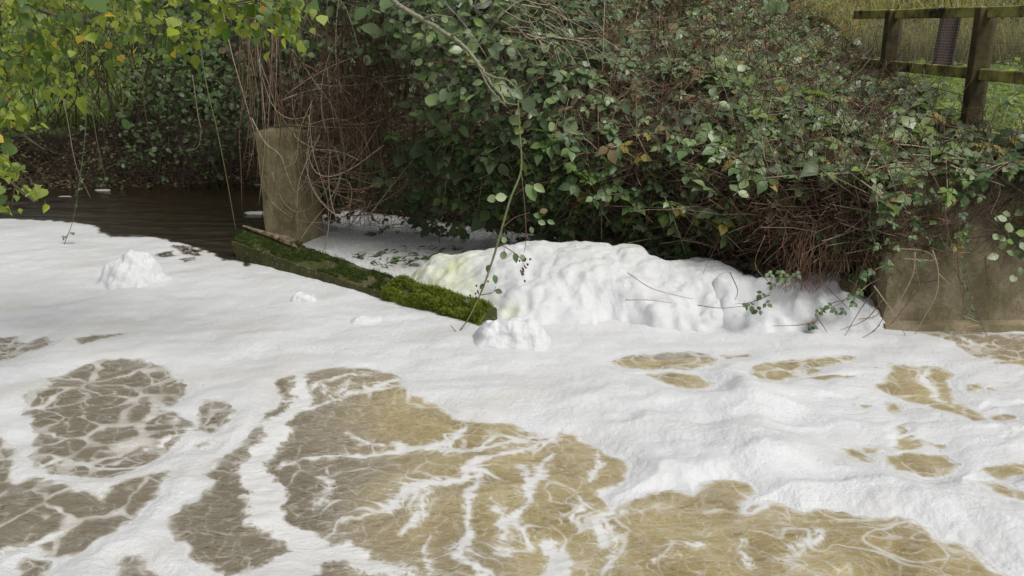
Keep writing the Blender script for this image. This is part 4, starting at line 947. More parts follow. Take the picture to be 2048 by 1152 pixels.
    Rc = frames(rng.normal(0, .6, (n, 3))+[0, 0, .8], rng.normal(0, 1, (n, 3))+[0, 0, -.7]); sz = .10*rng.lognormal(0, .2, n)
    foliage(th, o, POPL, np.concatenate([P[m], pc_]), np.concatenate([R[m], Rc]), np.concatenate([SZ[m], sz]), np.concatenate([MI[m], choose(n, {7: 5, 8: 2, 10: 4})]))
build_tree()

# ------------------------------------------------------------------ far left bank: shaded shrubs, twigs, litter, the sunlit meadow behind
def shrub(name, label, cat, cu, cv, Y, ru, rv, nl, size, cols, protos=OVAL, nobj=60, nst=16, dY=.5, stemm=None, group='shrubs on the far bank', ntw=200):
    c = at_y(cu, cv, Y); gx, gy = c[0], Y; o = np.array([gx, gy, float(ground_h(np.array(gx), np.array(gy)))]); th = thing(name, label, cat, o, group)
    k = Y/F/CP; n = nl; th_ = rng.uniform(0, 2*np.pi, n); rr = np.sqrt(rng.random(n))
    lx = rr*np.cos(th_)*ru*k; lz = rr*np.sin(th_)*rv*k; P = c+np.stack([lx, rng.normal(0, dY, n), lz], -1)
    keep = fbm(P[:, 0]*2.2, P[:, 2]*2.5+P[:, 1], int(cu)+3, 3) > -.25; P = P[keep]; P[:, 2] = np.maximum(P[:, 2], ground_h(P[:, 0], P[:, 1])+.02); n = len(P)
    R = frames(rng.normal(0, .5, (n, 3))+[0, -.4, .8], rng.normal(0, 1, (n, 3))+[0, 0, -.5]); s = size*rng.lognormal(0, .25, n); mi = choose(n, cols)
    J = np.argsort(P[:, 1])[:nobj]; m = np.ones(n, bool); m[J] = False; leaf_objects(th, o, protos, P[J], R[J], s[J], mi[J]); foliage(th, o, protos, P[m], R[m], s[m], mi[m])
    for q in range(nst):
        b = o+np.array([rng.normal(0, .35*ru*k), rng.normal(0, dY*.7), 0]); b[2] = float(ground_h(b[0], b[1]))-.05
        e = c+np.array([rng.uniform(-1, 1)*ru*k, rng.normal(0, dY), rng.uniform(.2, 1.1)*rv*k]); md = (b+e)/2+rng.normal(0, .12, 3); ac = Acc()
        tube(ac, smooth_path([b, md, e], 12), rng.uniform(.008, .02), .003, 5); link('stem', ac.mesh('stem', [stemm or M_TWIG], o), th)
    if ntw:
        C = c+np.stack([rng.uniform(-1, 1, ntw)*ru*k, rng.normal(0, dY, ntw), rng.uniform(-1, 1, ntw)*rv*k], -1); d = rng.normal(0, 1, (ntw, 3))*[.6, .4, 1]; d = unit(d)*rng.uniform(.15, .6, (ntw, 1))
        t = np.linspace(-.5, .5, 5)[None, :, None]; Pd = C[:, None]+d[:, None]*t+rng.normal(0, .08, (ntw, 1, 3))*(4*t*t); ac = Acc(); tubes(ac, Pd, rng.uniform(.002, .005, ntw), 0)
        tag(link('twig', ac.mesh('twig', [stemm or M_TWIG], o), th), kind='stuff')
DK = {0: 5, 1: 4, 10: 3}
shrub('leafy_shrub', 'dark leafy shrub in the shade left of the pillar, over the bank', 'shrub', 390, 200, 14.6, 130, 110, 1100, .085, DK)
shrub('leafy_shrub', 'low dark green shrub on the litter bank between hanging stems', 'shrub', 300, 300, 14.4, 90, 55, 220, .075, {0: 3, 1: 5, 10: 4}, nst=10)
shrub('leafy_shrub', 'airy yellow green shrub with the bright meadow showing through', 'shrub', 110, 170, 16.0, 170, 110, 450, .085, {7: 5, 8: 4, 10: 3}, POPL)
shrub('leafy_shrub', 'twiggy brown shrub, nearly leafless, right of the airy green shrub', 'shrub', 250, 130, 15.6, 120, 130, 200, .07, {7: 4, 8: 2}, POPL, 40, 30, ntw=900)
shrub('leafy_shrub', 'dark shrub with brown stems just behind the pillar top', 'shrub', 560, 130, 13.0, 120, 150, 900, .075, {0: 6, 1: 2, 5: 2}, nst=26, ntw=800, dY=.6)
shrub('leafy_shrub', 'shaded shrub at the left edge above the dark water', 'shrub', 20, 290, 14.8, 100, 45, 130, .08, {0: 3, 10: 4, 7: 2}, nst=14, ntw=300)
shrub('leafy_shrub', 'dark evergreen shrub rising behind the twiggy growth at the top', 'shrub', 500, 20, 16.5, 140, 70, 900, .10, {0: 6, 1: 3, 10: 2}, nst=12, dY=.8)
shrub('leafy_shrub', 'dark green shrub at the bank foot close to the pillar', 'shrub', 440, 300, 13.8, 60, 50, 130, .07, DK, nst=10, ntw=260)

def backdrop_hedge(name, label, x0, x1, y, z1, n, cols, size, protos, zf=0.0, dy=.9, group=None):
    o = np.array([(x0+x1)/2, y, float(ground_h(np.array((x0+x1)/2), np.array(float(y))))]); th = thing(name, label, 'hedge', o, group)
    P = np.stack([rng.uniform(x0, x1, n), y+rng.normal(0, dy, n), rng.random(n)], -1); g = ground_h(P[:, 0], P[:, 1]); top = z1*(.82+.25*fbm(P[:, 0]*.6, P[:, 0]*0, int(y)+7, 3)); P[:, 2] = g+zf+P[:, 2]*(top-g-zf)
    R = frames(rng.normal(0, .5, (n, 3))+[0, -.4, .7], rng.normal(0, 1, (n, 3))+[0, 0, -.5]); foliage(th, o, protos, P, R, size*rng.lognormal(0, .25, n), choose(n, cols))
    for q in range(int((x1-x0)*2)):
        b = np.array([rng.uniform(x0, x1), y+rng.normal(0, .4), 0]); b[2] = float(ground_h(b[0], b[1])); ac = Acc(); e = b+np.array([rng.normal(0, .5), rng.normal(0, .3), (z1-b[2])*rng.uniform(.6, 1)])
        tube(ac, smooth_path([b, (b+e)/2+rng.normal(0, .12, 3), e], 10), .035, .008, 5); link('stem', ac.mesh('stem', [M_TWIG], o), th)
backdrop_hedge('hedge', 'tall hedge coloured yellow green as if sunlit, closing the meadow at the upper left', -24, -10, 24.5, 4.6, 7000, {7: 3, 8: 8}, .16, OVAL)  # lime leaves put the sunlight on the far foliage into colour
backdrop_hedge('hedge', 'tall dark hedge in the shade behind the pillar and hanging vines', -7.4, -2.5, 18.5, 4.4, 6000, {0: 6, 1: 2, 10: 3}, .14, OVAL, dy=.8)
backdrop_hedge('hedge', 'tall dark hedge behind the bramble bushes at the top middle', -3, 3.6, 14.5, 4.4, 8000, {0: 6, 1: 3, 2: 1}, .11, OVAL, dy=.7)
backdrop_hedge('hedge', 'grey green scrub hedge beyond the fence and the maroon post', 6.2, 20, 20.5, 3.4, 12000, {1: 3, 2: 3.5, 3: 2, 5: 3}, .075, BRAM, dy=.7)

def blades(name, label, P, hgt, wid, mats, w, lean=.5, thingcat='grass'):
    n = len(P); a = rng.uniform(0, 2*np.pi, n); h = hgt*rng.lognormal(0, .3, n); d = np.stack([np.cos(a), np.sin(a), 0*a], -1); s = np.stack([-np.sin(a), np.cos(a), 0*a], -1)*(wid*rng.uniform(.6, 1.3, n))[:, None]
    l = lean*rng.uniform(.2, 1.4, n)[:, None]*h[:, None]; up = np.array([0, 0, 1.])
    m1 = P+d*l*.3+up*h[:, None]*.6; m2 = P+d*l+up*h[:, None]*(1-.25*np.clip(l/h[:, None], 0, 1)); m3 = m2+d*l*.5-up*h[:, None]*.08
    V = np.stack([P-s, P+s, m1-s*.8, m1+s*.8, m2-s*.5, m2+s*.5, m3], 1).reshape(-1, 3); b = (np.arange(n)*7)[:, None]
    Q = np.concatenate([b+[0, 1, 3, 2], b+[2, 3, 5, 4]]); T = b+[4, 5, 6]; mi = choose(n, w); ac = Acc(); ac.add(V, Q, T)
    me = mesh_np(name, V, [Q, T], mats, np.concatenate([mi, mi, mi])); tag(link(name, me), label, thingcat, kind='stuff')
GR1 = leaf_mat('grass green', (.15, .23, .035), .55, .45); GR2 = leaf_mat('grass light', (.34, .42, .08), .55, .45); GR3 = leaf_mat('dry grass', (.44, .37, .22), .7, .35); GR4 = leaf_mat('dry grass brown', (.28, .22, .11), .75, .3)
def gpts(n, x0, x1, y0, y1):
    x = rng.uniform(x0, x1, n); y = y0+(y1-y0)*rng.random(n)**1.4; P = np.stack([x, y, ground_h(x, y)], -1); return P
blades('meadow_grass', 'bright green meadow grass and weeds beyond the wire mesh fence', gpts(30000, 4.4, 15, 8.2, 20), .16, .007, [GR1, GR2, GR3], {0: 4, 1: 5, 2: 1.2}, .6)
blades('meadow_grass', 'meadow grass toned down for tree shade behind the shrubs at the left', gpts(22000, -22, -7.6, 16.4, 26), .28, .012, [GR1, GR2, GR3], {0: 6, 1: .8, 2: .6}, .6)  # darker grass mix puts the shading by trees into colour
blades('dry_grass', 'bent straw coloured dry grass on the bank above the fence rail', gpts(16000, 4.5, 20, 20.5, 27), .75, .010, [GR3, GR4, GR1], {0: 5, 1: 3, 2: 1}, .9)
def weeds():
    n = 6500; P = gpts(n, 4.6, 14, 8.6, 19); P[:, 2] += rng.uniform(.04, .25, n); R = frames(rng.normal(0, .35, (n, 3))+[0, -.2, 1], rng.normal(0, 1, (n, 3)))
    foliage(None, np.array([8., 14., 1.5]), OVAL, P, R, .11*rng.lognormal(0, .3, n), choose(n, {7: 4, 8: 4, 3: 2, 1: 1.5}), 'meadow_weeds', 'broad leaved green weeds growing in the grass beyond the fence')['category'] = 'weeds'
    n = 9000; x = rng.uniform(-9.5, 3.2, n); y = bank(x)+.05+abs(rng.normal(0, 1.0, n)); P = np.stack([x, y, ground_h(x, y)+.012], -1); R = frames(rng.normal(0, .35, (n, 3))+[0, -.35, 1], rng.normal(0, 1, (n, 3)))
    foliage(None, np.array([-3., 13., .5]), OVAL, P, R, .055*rng.lognormal(0, .3, n), choose(n, {5: 6, 6: 1, 0: 1.5, 4: .15}), 'leaf_litter', 'brown fallen leaves littering the shaded bank above the water')['category'] = 'leaf litter'
weeds()
def bank_twigs():
    n = 1500; x = rng.uniform(-9, -.5, n); y = bank(x)+abs(rng.normal(.2, .9, n)); C = np.stack([x, y, ground_h(x, y)+rng.uniform(.0, .22, n)], -1)
    d = unit(rng.normal(0, 1, (n, 3))*[1, .5, .35])*rng.uniform(.15, .8, (n, 1)); t = np.linspace(-.5, .5, 5)[None, :, None]; ac = Acc()
    tubes(ac, C[:, None]+d[:, None]*t+rng.normal(0, .1, (n, 1, 3))*(4*t*t), rng.uniform(.003, .008, n)); tag(link('fallen_twigs', ac.mesh('fallen_twigs', [M_TWIG])), 'dark fallen twigs tangled on the shaded bank', 'twigs', kind='stuff')
bank_twigs()

# ------------------------------------------------------------------ hanging stems
def P_(L, Y=None): return np.array([at_y(q[0], q[1], q[2] if len(q) > 2 else Y) for q in L])
def hanging(label, L, r=.006, m=None, leaves=(), name='hanging_stem', n=30, lsz=.05, protos=BRAM, cols=None, extra=None):
    P = smooth_path(P_(L), n); o = P[0]; th = thing(name, label, 'stem', o, 'thin stems hanging over the water'); a = Acc(); tube(a, P, r, r*.4, 5); link('stem', a.mesh('stem', [m or M_GSTEM], o), th)
    if len(leaves):
        Q = np.array([P[int(t*(n-1))]+rng.normal(0, .02, 3) for t in leaves]); k = len(Q); R = frames(rng.normal(0, .4, (k, 3))+[0, -.6, .6], rng.normal(0, .7, (k, 3))+[0, 0, -.7]); leaf_objects(th, o, protos, Q, R, lsz*rng.lognormal(0, .2, k), choose(k, cols or {0: 4, 1: 3}))
    return th
hanging('long leafy green stem hanging at the left with its tip on the foam', [(176, -20, 9.6), (172, 150, 9.7), (171, 260, 9.8), (158, 370, 9.9), (146, 440, 10.0), (127, 492, 10.05)], .008, M_GSTEM, np.r_[np.linspace(.35, .75, 14), .93, .95, .96], lsz=.06)
hanging('thin straight green stem hanging down to the mossy beam end', [(395, 60, 10.0), (415, 180, 9.9), (432, 250, 9.85), (452, 350, 9.8), (472, 462, 9.75)], .008, M_GSTEM, [.2, .3])
hanging('bare brown stem slanting down left of the long leafy stem', [(120, 170, 12.2), (135, 240, 12.2), (152, 330, 12.2), (182, 398, 12.2)], .007, M_PALE)
hanging('bare pale stem hanging right of the long leafy stem', [(180, 190, 12.6), (192, 270, 12.6), (204, 330, 12.6), (214, 366, 12.6)], .008, M_GSTEM)
hanging('short dim stem hanging in front of the dark shrub', [(285, 130, 12.8), (290, 220, 12.8), (302, 280, 12.8), (310, 330, 12.8)], .006, M_CANE)
hanging('crooked pale brown stem above the beam end', [(385, 150, 12.), (396, 230, 12.), (402, 262, 12.), (395, 295, 12.), (370, 302, 12.)], .007, M_PALE)
hanging('long bare stem beside the left edge of the pillar', [(440, -10, 10.6), (462, 100, 10.5), (490, 200, 10.4), (512, 280, 10.3), (520, 345, 10.25)], .007, M_PALE)
hanging('dark stem hanging by the left edge of the picture over the meadow gap', [(520, 60, 11.5), (505, 150, 11.5), (498, 260, 11.5), (480, 350, 11.5)], .006, M_CANE)

def build_vines():
    o = at_y(600, 250, 10.0); th = thing('dry_vine', 'dry pale vine stems looping around and over the concrete pillar', 'vine', o)
    Ls = [[(503, 235), (530, 285), (560, 310), (575, 350), (590, 385)], [(528, 310), (535, 340), (555, 370), (588, 388)], [(530, 350), (545, 385), (565, 415), (590, 440), (602, 480)], [(531, 380), (545, 410), (565, 428), (590, 432)],
          [(625, 200), (600, 260), (592, 320), (570, 335)], [(640, 270), (615, 320), (597, 370), (594, 430), (596, 480)], [(585, 230), (592, 200), (605, 190)], [(587, 250), (592, 275), (625, 295), (660, 305), (680, 295)],
          [(618, 230), (625, 300), (640, 350), (655, 400), (657, 450), (650, 500)], [(622, 200), (628, 290), (645, 360), (665, 418)], [(600, 415), (615, 440), (630, 453)], [(602, 385), (612, 372), (640, 362)], [(628, 443), (660, 442), (678, 450)],
          [(600, 480), (625, 445), (650, 415)], [(650, 360), (660, 300), (665, 255)], [(700, 260), (690, 310), (680, 360), (665, 410), (655, 470), (645, 510)], [(690, 265), (720, 300), (740, 320)]]
    for L in Ls:
        Yd = 9.72+rng.normal(0, .05); a = Acc(); P = smooth_path(P_([(u, v, Yd) for u, v in L]), 18); tube(a, P, rng.uniform(.004, .0075), .003, 5); link('stem', a.mesh('stem', [[M_PALE, M_CANE][rng.integers(0, 2)]], o), th)
    for k in range(105):
        u = rng.uniform(480, 760); v0 = rng.uniform(-60, 120); ln = rng.uniform(150, 380); Yd = rng.uniform(9.9, 11.3) if u < 640 else rng.uniform(9.5, 10.2); d = rng.normal(5, 22); b = rng.normal(0, 14)
        vv = v0+np.linspace(0, 1, 5)*ln; vv = np.minimum(vv, 470); uu = u+d*np.linspace(0, 1, 5)+b*np.sin(np.linspace(0, 5, 5)+k); a = Acc()
        tube(a, smooth_path(P_([(x, y, Yd) for x, y in zip(uu, vv)]), 12), rng.uniform(.004, .008), .0025, 4); link('stem', a.mesh('stem', [[M_CANE, M_PALE, M_RED, M_TWIG][rng.choice(4, p=[.3, .2, .25, .25])]], o), th)
    for k in range(70):
        u, v = rng.normal(670, 45), rng.uniform(140, 430); an = rng.uniform(0, 6.28); L_ = rng.uniform(40, 110); b = rng.normal(0, 45); t = np.linspace(-1, 1, 6); a = Acc()
        uu = u+L_*t*math.cos(an)-b*(1-t*t)*math.sin(an); vv = v+L_*t*math.sin(an)+b*(1-t*t)*math.cos(an); ok_ = vv < 470
        if ok_.sum() < 4: continue
        tube(a, smooth_path(P_([(x, y, rng.uniform(9.75, 10.1) if u < 655 else 9.6) for x, y in zip(uu[ok_], vv[ok_])]), 14), rng.uniform(.0035, .007), .0025, 4); link('stem', a.mesh('stem', [[M_CANE, M_PALE, M_RED][rng.choice(3, p=[.35, .4, .25])]], o), th)
build_vines()
def build_curtain():
    o = at_y(750, 120, 9.8); th = thing('dry_growth', 'curtain of fine red brown dead stems drooping right of the pillar', 'dead stems', o)
    n = 620; u = rng.normal(735, 62, n); v0 = rng.uniform(0, 220, n); ln = rng.uniform(60, 210, n); Yd = rng.uniform(9.35, 10.0, n); d = rng.normal(0, 45, n); c = rng.normal(0, 16, n); t = np.linspace(0, 1, 6)
    P = np.stack([at_y(u+d*q+c*math.sin(q*4), v0+ln*q, Yd+.15*q) for q in t], 1); a = Acc(); h = rng.random(n) < .7; r = rng.uniform(.0018, .0038, n); tubes(a, P[h], r[h], 0); tubes(a, P[~h], r[~h], 1)
    tag(link('stem', a.mesh('stem', [bark_mat('dark red brown stem', (.045, .026, .017), (.13, .075, .047)), M_CANE], o), th), kind='stuff')
build_curtain()
def build_branch():
    o = at_y(770, -30, 8.3); th = thing('bare_branch', 'pale lichen covered bare branch slanting down over the oval leaved shrub', 'branch', o)
    main = [(740, -50, 8.35), (790, 5, 8.3), (845, 38, 8.25), (900, 72, 8.2), (925, 90, 8.2), (950, 118, 8.15), (968, 145, 8.1), (985, 170, 8.05), (1003, 190, 8.0)]
    a = Acc(); P = smooth_path(P_(main), 44); P += .012*np.stack([pn(np.arange(44)*.5, np.zeros(44)+k, 9) for k in range(3)], -1); tube(a, P, np.linspace(.024, .010, 44)*(1+.15*pn(np.arange(44)*.7, np.zeros(44), 3)), None, 8); link('limb', a.mesh('limb', [M_LICH], o), th)
    for L in ([(925, 90, 8.2), (955, 130, 8.2), (975, 170, 8.2), (1000, 200, 8.1), (1012, 212, 8.1)], [(968, 145, 8.1), (990, 155, 8.05), (1015, 160, 8.), (1040, 185, 7.95)], [(985, 170, 8.05), (1010, 170, 8), (1030, 200, 7.9)], [(900, 72, 8.2), (925, 65, 8.1), (950, 75, 8.1)],
              [(845, 38, 8.25), (870, 30, 8.2), (905, 35, 8.15)], [(1003, 190, 8.), (1012, 205, 7.95), (1036, 210, 7.9)]):
        a = Acc(); tube(a, smooth_path(P_(L), 14), .011, .004, 6); link('twig', a.mesh('twig', [M_LICH], o), th)
    o = at_y(1100, 40, 9.2); th = thing('bare_branch', 'spray of fine pale bare twigs above the brambles at the top middle', 'branch', o)
    for k in range(46):
        u, v = rng.uniform(990, 1160), rng.uniform(-30, 90); a = Acc(); du = rng.uniform(40, 130); L = [(u, v, 9.2), (u+du*.4, v+rng.normal(14, 8), 9.1), (u+du*.75, v+rng.normal(30, 12), 9.0), (u+du, v+rng.normal(55, 18), 8.9)]
        L = [(x, y, float(surfY(np.array([x]), np.array([y]))[0])-.22+rng.normal(0, .03)) for x, y, _ in L]; tube(a, smooth_path(P_(L), 12), rng.uniform(.004, .010), .002, 5); link('twig', a.mesh('twig', [[M_LICH, M_PALE, M_CANE][rng.integers(0, 3)]], o), th)
build_branch()

def leafset(th, o, items, protos, Y):
    """leaves put one by one: u, v, size, colour, tip direction in the picture plane, facing"""
    P = np.array([at_y(q[0], q[1], Y) for q in items]); D = np.array([(q[4][0], 0, -q[4][1]) for q in items], float); N = np.array([(rng.normal(0, .3), -1, q[5] if len(q) > 5 else .5) for q in items], float)
    R = frames(N, D); leaf_objects(th, o, protos, P, R, np.array([q[2] for q in items]), np.array([q[3] for q in items]))
def build_shoot():
    L = [(1036, 200, 8.0), (1040, 270, 7.85), (1042, 340, 7.7), (1020, 400, 7.55), (1000, 470, 7.4), (982, 530, 7.3), (962, 585, 7.15), (935, 640, 7.02), (906, 677, 6.95)]
    P = smooth_path(P_(L), 50); o = P[0]; th = thing('bramble_shoot', 'long hanging bramble shoot with dried berries in front of the foam heap', 'bramble shoot', o)
    a = Acc(); tube(a, P, np.r_[np.linspace(.007, .011, 25), np.linspace(.011, .004, 25)], None, 6); link('stem', a.mesh('stem', [M_GSTEM], o), th)
    for Q in ([(1042, 340, 7.7), (1050, 420, 7.65), (1052, 480, 7.6), (1048, 505, 7.6)], [(1005, 455, 7.4), (1030, 435, 7.4), (1060, 425, 7.4)], [(995, 485, 7.4), (1020, 500, 7.35), (1040, 515, 7.35), (1048, 530, 7.35)], [(960, 590, 7.1), (985, 585, 7.1), (992, 572, 7.1)], [(915, 668, 6.95), (901, 650, 6.95)]):
        a = Acc(); tube(a, smooth_path(P_(Q), 10), .005, .002, 5); link('stem', a.mesh('stem', [M_CANE], o), th)
    leafset(th, o, [(1046, 360, .16, 1, (.5, 1), .6), (1062, 365, .11, 2, (.8, .6)), (1020, 392, .10, 2, (-1, .2)), (1000, 392, .09, 2, (-1, .35)), (1062, 428, .08, 1, (1, .2)), (1072, 440, .07, 2, (1, .5)), (1075, 425, .07, 5, (1, -.3)), (1090, 440, .07, 1, (1, .4)), (1060, 450, .06, 1, (.2, 1)),
        (1005, 470, .06, 2, (.3, 1)), (1010, 497, .08, 1, (-.2, 1)), (1026, 500, .09, 1, (.2, 1)), (1038, 506, .07, 2, (.6, .8)), (980, 525, .07, 1, (-.2, 1)), (986, 545, .08, 1, (.2, 1)), (972, 565, .06, 0, (-.6, .7)), (985, 580, .07, 0, (.8, .2)), (945, 600, .06, 1, (-1, .2))], OVAL, 7.4)
    def berries(cu, cv, Yd, n, ru, rv):
        for k in range(n):
            c = at_y(cu+rng.normal(0, ru), cv+rng.normal(0, rv), Yd+rng.normal(0, .02)); b = Acc(); nn = 6; t = np.linspace(0, 1, nn); r = rng.uniform(.007, .012)*np.sin(np.pi*np.clip(t, .08, .92)); Pb = np.stack([c[0]+0*t, c[1]+.0*t, c[2]-.02*t], -1)+rng.normal(0, .0015, (nn, 3)); tube(b, Pb, r, None, 6); link('berry', b.mesh('berry', [M_BERRY], o), th)
    berries(1048, 530, 7.35, 16, 4, 12); berries(962, 578, 7.1, 8, 10, 10)
    leafset(th, o, [(1046, 537, .05, 5, (0, 1))], OVAL, 7.33)
build_shoot()
def build_wall_stems():
    o = np.array([3.6, 6.8, 1.4]); th = thing('trailing_bramble', 'long pale bramble stems trailing down the concrete wall into the foam', 'bramble', o, 'bramble bushes along the bank')
    Ls = [[(1785, 282), (1830, 318), (1862, 345), (1885, 395), (1892, 440), (1900, 480), (1918, 520), (1935, 570), (1950, 620), (1974, 672)], [(1894, 440), (1893, 490), (1865, 545), (1820, 600), (1785, 645), (1765, 655)], [(1865, 500), (1876, 540), (1872, 590), (1845, 640), (1830, 668)],
          [(1992, 340), (1978, 400), (1970, 445)], [(1985, 350), (2000, 380), (1980, 430)], [(1748, 572), (1775, 610), (1798, 645), (1816, 682)], [(1860, 495), (1890, 505), (1920, 515)], [(1880, 470), (1900, 520), (1925, 570), (1928, 605)], [(1915, 465), (1916, 530), (1922, 580), (1928, 610)],
          [(1830, 505), (1825, 550), (1800, 600), (1775, 630)], [(1825, 560), (1850, 552), (1880, 540)], [(1790, 498), (1840, 500), (1865, 512), (1875, 540)], [(1970, 515), (1974, 550), (1980, 576)], [(1875, 545), (1890, 560), (1902, 570)], [(1700, 345), (1760, 390), (1790, 420)], [(1640, 275), (1700, 300), (1730, 340)],
          [(1900, 330), (1950, 350), (2010, 372)], [(1880, 315), (1960, 345), (2022, 370)], [(1930, 655), (1960, 648), (1925, 630)]]
    for L in Ls:
        Yd = 6.82+rng.normal(0, .04); a = Acc(); tube(a, smooth_path(P_([(u, v, Yd+.10*sstep(380, 280, v)) for u, v in L]), 22), rng.uniform(.004, .0065), .0025, 5); link('stem', a.mesh('stem', [[M_PALE, M_CANE, M_PALE][rng.integers(0, 3)]], o), th)
    it = [(u, v, .075*rng.lognormal(0, .15), 2 if rng.random() < .85 else 3, (rng.normal(0, .8), rng.uniform(.1, 1)), .7) for u, v in ((1990, 430), (2000, 425), (2020, 440), (1998, 465), (2008, 480), (1990, 470), (1992, 485), (2012, 470), (2025, 465), (2008, 500), (2003, 510), (2038, 480), (2040, 490), (2045, 500), (2040, 530), (2034, 545), (1985, 435))]
    leafset(th, o, it, OVAL, 6.72)
    it = [(1935+rng.normal(0, 9), v, .03*rng.lognormal(0, .2), [0, 0, 1][rng.integers(0, 3)], (rng.normal(0, .7), 1)) for v in np.linspace(440, 640, 46)]; leafset(th, o, it, OVAL, 6.84)
    it = [(u, v, .075, [0, 1, 1, 2][rng.integers(0, 4)], (rng.normal(0, .8), rng.uniform(.2, 1)), .8) for u, v in ((1838, 385), (1860, 380), (1875, 390), (1850, 400), (1830, 400), (1800, 410), (1780, 420), (1905, 395), (1925, 405), (1895, 410), (1840, 455), (1850, 460), (1770, 445), (1785, 450), (1770, 480), (1800, 495), (1760, 490), (1780, 530), (1775, 525), (1860, 475), (1820, 470), (1950, 385), (1965, 390))]
    leafset(th, o, it, BRAM, 6.85)
build_wall_stems()
def build_sprig():
    o = at_y(1620, 560, 7.3); th = thing('bramble_shoot', 'dark leafy bramble sprigs drooping onto the foam beside the wall', 'bramble shoot', o)
    for L in ([(1530, 470), (1510, 530), (1545, 575), (1520, 600)], [(1540, 590), (1500, 605), (1470, 608)], [(1740, 490), (1715, 560), (1690, 600), (1640, 625)], [(1715, 560), (1705, 590), (1712, 610)], [(1690, 600), (1660, 610), (1625, 650)], [(1640, 640), (1600, 650), (1545, 652)], [(1630, 630), (1645, 650), (1655, 666)],
              [(1750, 580), (1720, 620), (1690, 672)], [(1765, 600), (1730, 640), (1680, 660)], [(1755, 590), (1755, 630), (1700, 640)], [(1770, 630), (1750, 660), (1725, 675)], [(1640, 560), (1670, 590), (1700, 620)], [(1760, 650), (1740, 668), (1730, 676)], [(1460, 545), (1475, 580), (1470, 600)]):
        a = Acc(); Yd = 6.95+rng.normal(0, .06); tube(a, smooth_path(P_([(u, v, Yd) for u, v in L]), 14), rng.uniform(.003, .005), .002, 5); link('stem', a.mesh('stem', [[M_CANE, M_RED][rng.integers(0, 2)]], o), th)
    it = [(u, v, .085, [0, 0, 1][rng.integers(0, 3)], (rng.normal(0, .8), rng.uniform(.1, 1)), .9) for u, v in ((1525, 585), (1530, 605), (1522, 620), (1500, 606), (1490, 606), (1545, 565), (1555, 555), (1560, 540), (1535, 545), (1590, 545), (1580, 550), (1715, 580), (1705, 590), (1710, 605), (1640, 620), (1630, 625), (1665, 612), (1672, 620), (1690, 620), (1620, 648), (1615, 655), (1735, 545), (1725, 550), (1745, 540), (1770, 525))]
    leafset(th, o, it, BRAM, 6.95)
    o = at_y(1610, 560, 7.3); th = thing('dry_growth', 'brown tuft of dead stems hanging onto the foam heap by the wall', 'dead stems', o); n = 60; u0 = rng.normal(1636, 34, n); v0 = rng.uniform(440, 520, n); t = np.linspace(0, 1, 5)
    P = np.stack([at_y(u0+rng.normal(0, 9, n)*math.sin(q*5)-q*rng.uniform(5, 45, n), v0+(rng.uniform(575, 588, n)-v0)*q, 7.15+rng.normal(0, .04, n)) for q in t], 1); a = Acc(); tubes(a, P, rng.uniform(.002, .0045, n)); tag(link('stem', a.mesh('stem', [M_RED], o), th), kind='stuff')
build_sprig()
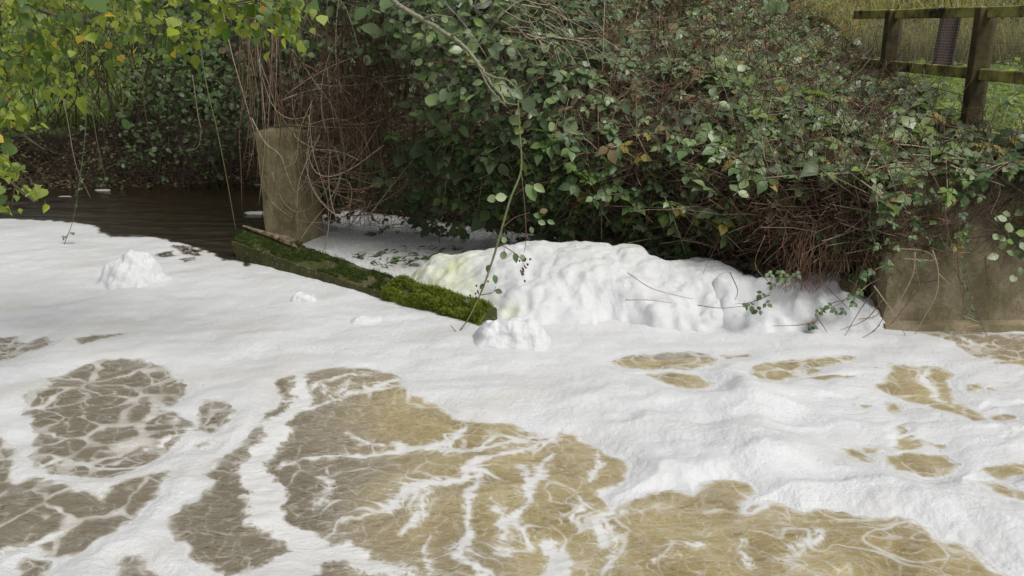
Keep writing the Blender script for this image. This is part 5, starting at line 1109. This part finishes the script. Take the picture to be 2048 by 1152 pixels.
def small_things():
    for u, v, s, lab in ((1548, 425, .10, 'topmost brown lobed oak leaf caught in the red brown dead stems'), (1570, 430, .085, 'smaller brown oak leaf right of the topmost one in the dead stems'), (1553, 452, .09, 'lowest brown oak leaf hanging in the red brown dead stems')):
        t = np.linspace(0, 1, 15); wv = .30*np.sin(np.pi*t**.8)*(1+.45*np.sin(t*22)); V = np.concatenate([np.stack([-wv, t, .08*np.abs(wv)], -1), np.stack([0*t, t, -.1*t*t], -1), np.stack([wv, t, .08*np.abs(wv)], -1)])
        q = [(i, i+1, 16+i, 15+i) for i in range(14)]+[(15+i, 16+i, 31+i, 30+i) for i in range(14)]; a = Acc(); a.add(V*s*1.25, q); p = at_y(u, v, float(surfY(np.array([u]), np.array([v]))[0])-.12)
        o = link('oak_leaf', a.mesh('oak_leaf', [L_BRN])); R = frames(np.array([[rng.normal(0, .3), -1, .4]]), np.array([[rng.normal(0, .6), 0, -1]]))[0]; M = np.eye(4); M[:3, :3] = R; M[:3, 3] = p; o.matrix_world = Matrix(M.tolist()); tag(o, lab, 'leaf', 'dead oak leaves in the dead stems')
    # weed scraps on the shaded foam behind the beam
    n = 900; u = rng.uniform(610, 1000, n); v = 462+85*rng.random(n)**1.3; ok = (v < 545-(1000-u)*.02) & (v > 520-.35*(u-600)*.2) & (fbm(u/50, v/14, 901, 2) > -.2) & (v > np.interp(u, [600, 800, 1000], [480, 470, 466])) & (v < np.interp(u, [600, 700, 800, 900, 1000], [500, 520, 550, 520, 490])); u, v = u[ok], v[ok]; P = at_z(u, v); m_, d_ = foam_sdf(P[:, 0], P[:, 1]); P[:, 2] = .045; n = len(P)
    R = frames(rng.normal(0, .25, (n, 3))+[0, 0, 1], rng.normal(0, 1, (n, 3))*[1, .35, .1]); foliage(None, np.array([-1., 9., 0]), LONG, P, R, .07*rng.lognormal(0, .35, n), choose(n, {0: 4, 1: 3, 5: 1}), 'floating_weed', 'scraps of dark green weed lying on the shaded foam behind the beam')['category'] = 'weed'
    # thin dead stems lying on the big heap
    for L, lab in (([(1255, 545), (1300, 575), (1350, 590), (1385, 598)], 'longest thin dry stem lying across the big foam heap'), ([(1395, 610), (1440, 616), (1490, 612)], 'short green stem lying low on the foam right of the big heap'), ([(1250, 600), (1300, 600), (1345, 606)], 'thin pale stem lying low on the big foam heap')):
        pts = []
        for u, v in L:
            p = at_z(u, v); best = None
            pts.append(at_y(u, v, 7.05 if v > 590 else 7.3))
        a = Acc(); tube(a, smooth_path(pts, 14), .004, .002, 5); o = link('dry_twig', a.mesh('dry_twig', [M_PALE if 'green' not in lab else M_GSTEM])); tag(o, lab, 'stem')
    for u, v, w_, lab in ((515, 424, 26, 'largest pale foam fleck floating on the dark water beside the pillar'), (205, 379, 16, 'thin pale foam fleck floating on the dark water by the left bank'), (130, 392, 12, 'small foam fleck on the dark water near the hanging stems')):
        p = at_z(u, v, .012); k = np.hypot(p[1], H)/F*w_; th_ = np.linspace(0, 2*np.pi, 24)[:-1]; r = 1+.25*np.array([pn(np.array(2*math.cos(x)), np.array(2*math.sin(x)), int(u)) for x in th_]); V = np.concatenate([np.stack([np.cos(th_)*k*r, np.sin(th_)*k*.5*r, 0*th_-.02], -1), np.stack([np.cos(th_)*k*r*.97, np.sin(th_)*k*.48*r, 0*th_-.004], -1), [[0, 0, .0]]])
        q = [(i, (i+1) % 23, 23+(i+1) % 23, 23+i) for i in range(23)]; t = [(23+i, 23+(i+1) % 23, 46) for i in range(23)]; a = Acc(); a.add(V, q, t); o = link('foam_fleck', a.mesh('foam_fleck', [M_HEAP]), loc=tuple(p)); tag(o, lab, 'foam')
small_things()

blades('dry_grass', 'tall straw coloured grass standing against the scrub beyond the mesh', gpts(8000, 5.0, 16, 18.0, 21), .85, .009, [GR3, GR4, GR1], {0: 3, 1: 5, 2: 1.5}, .9)
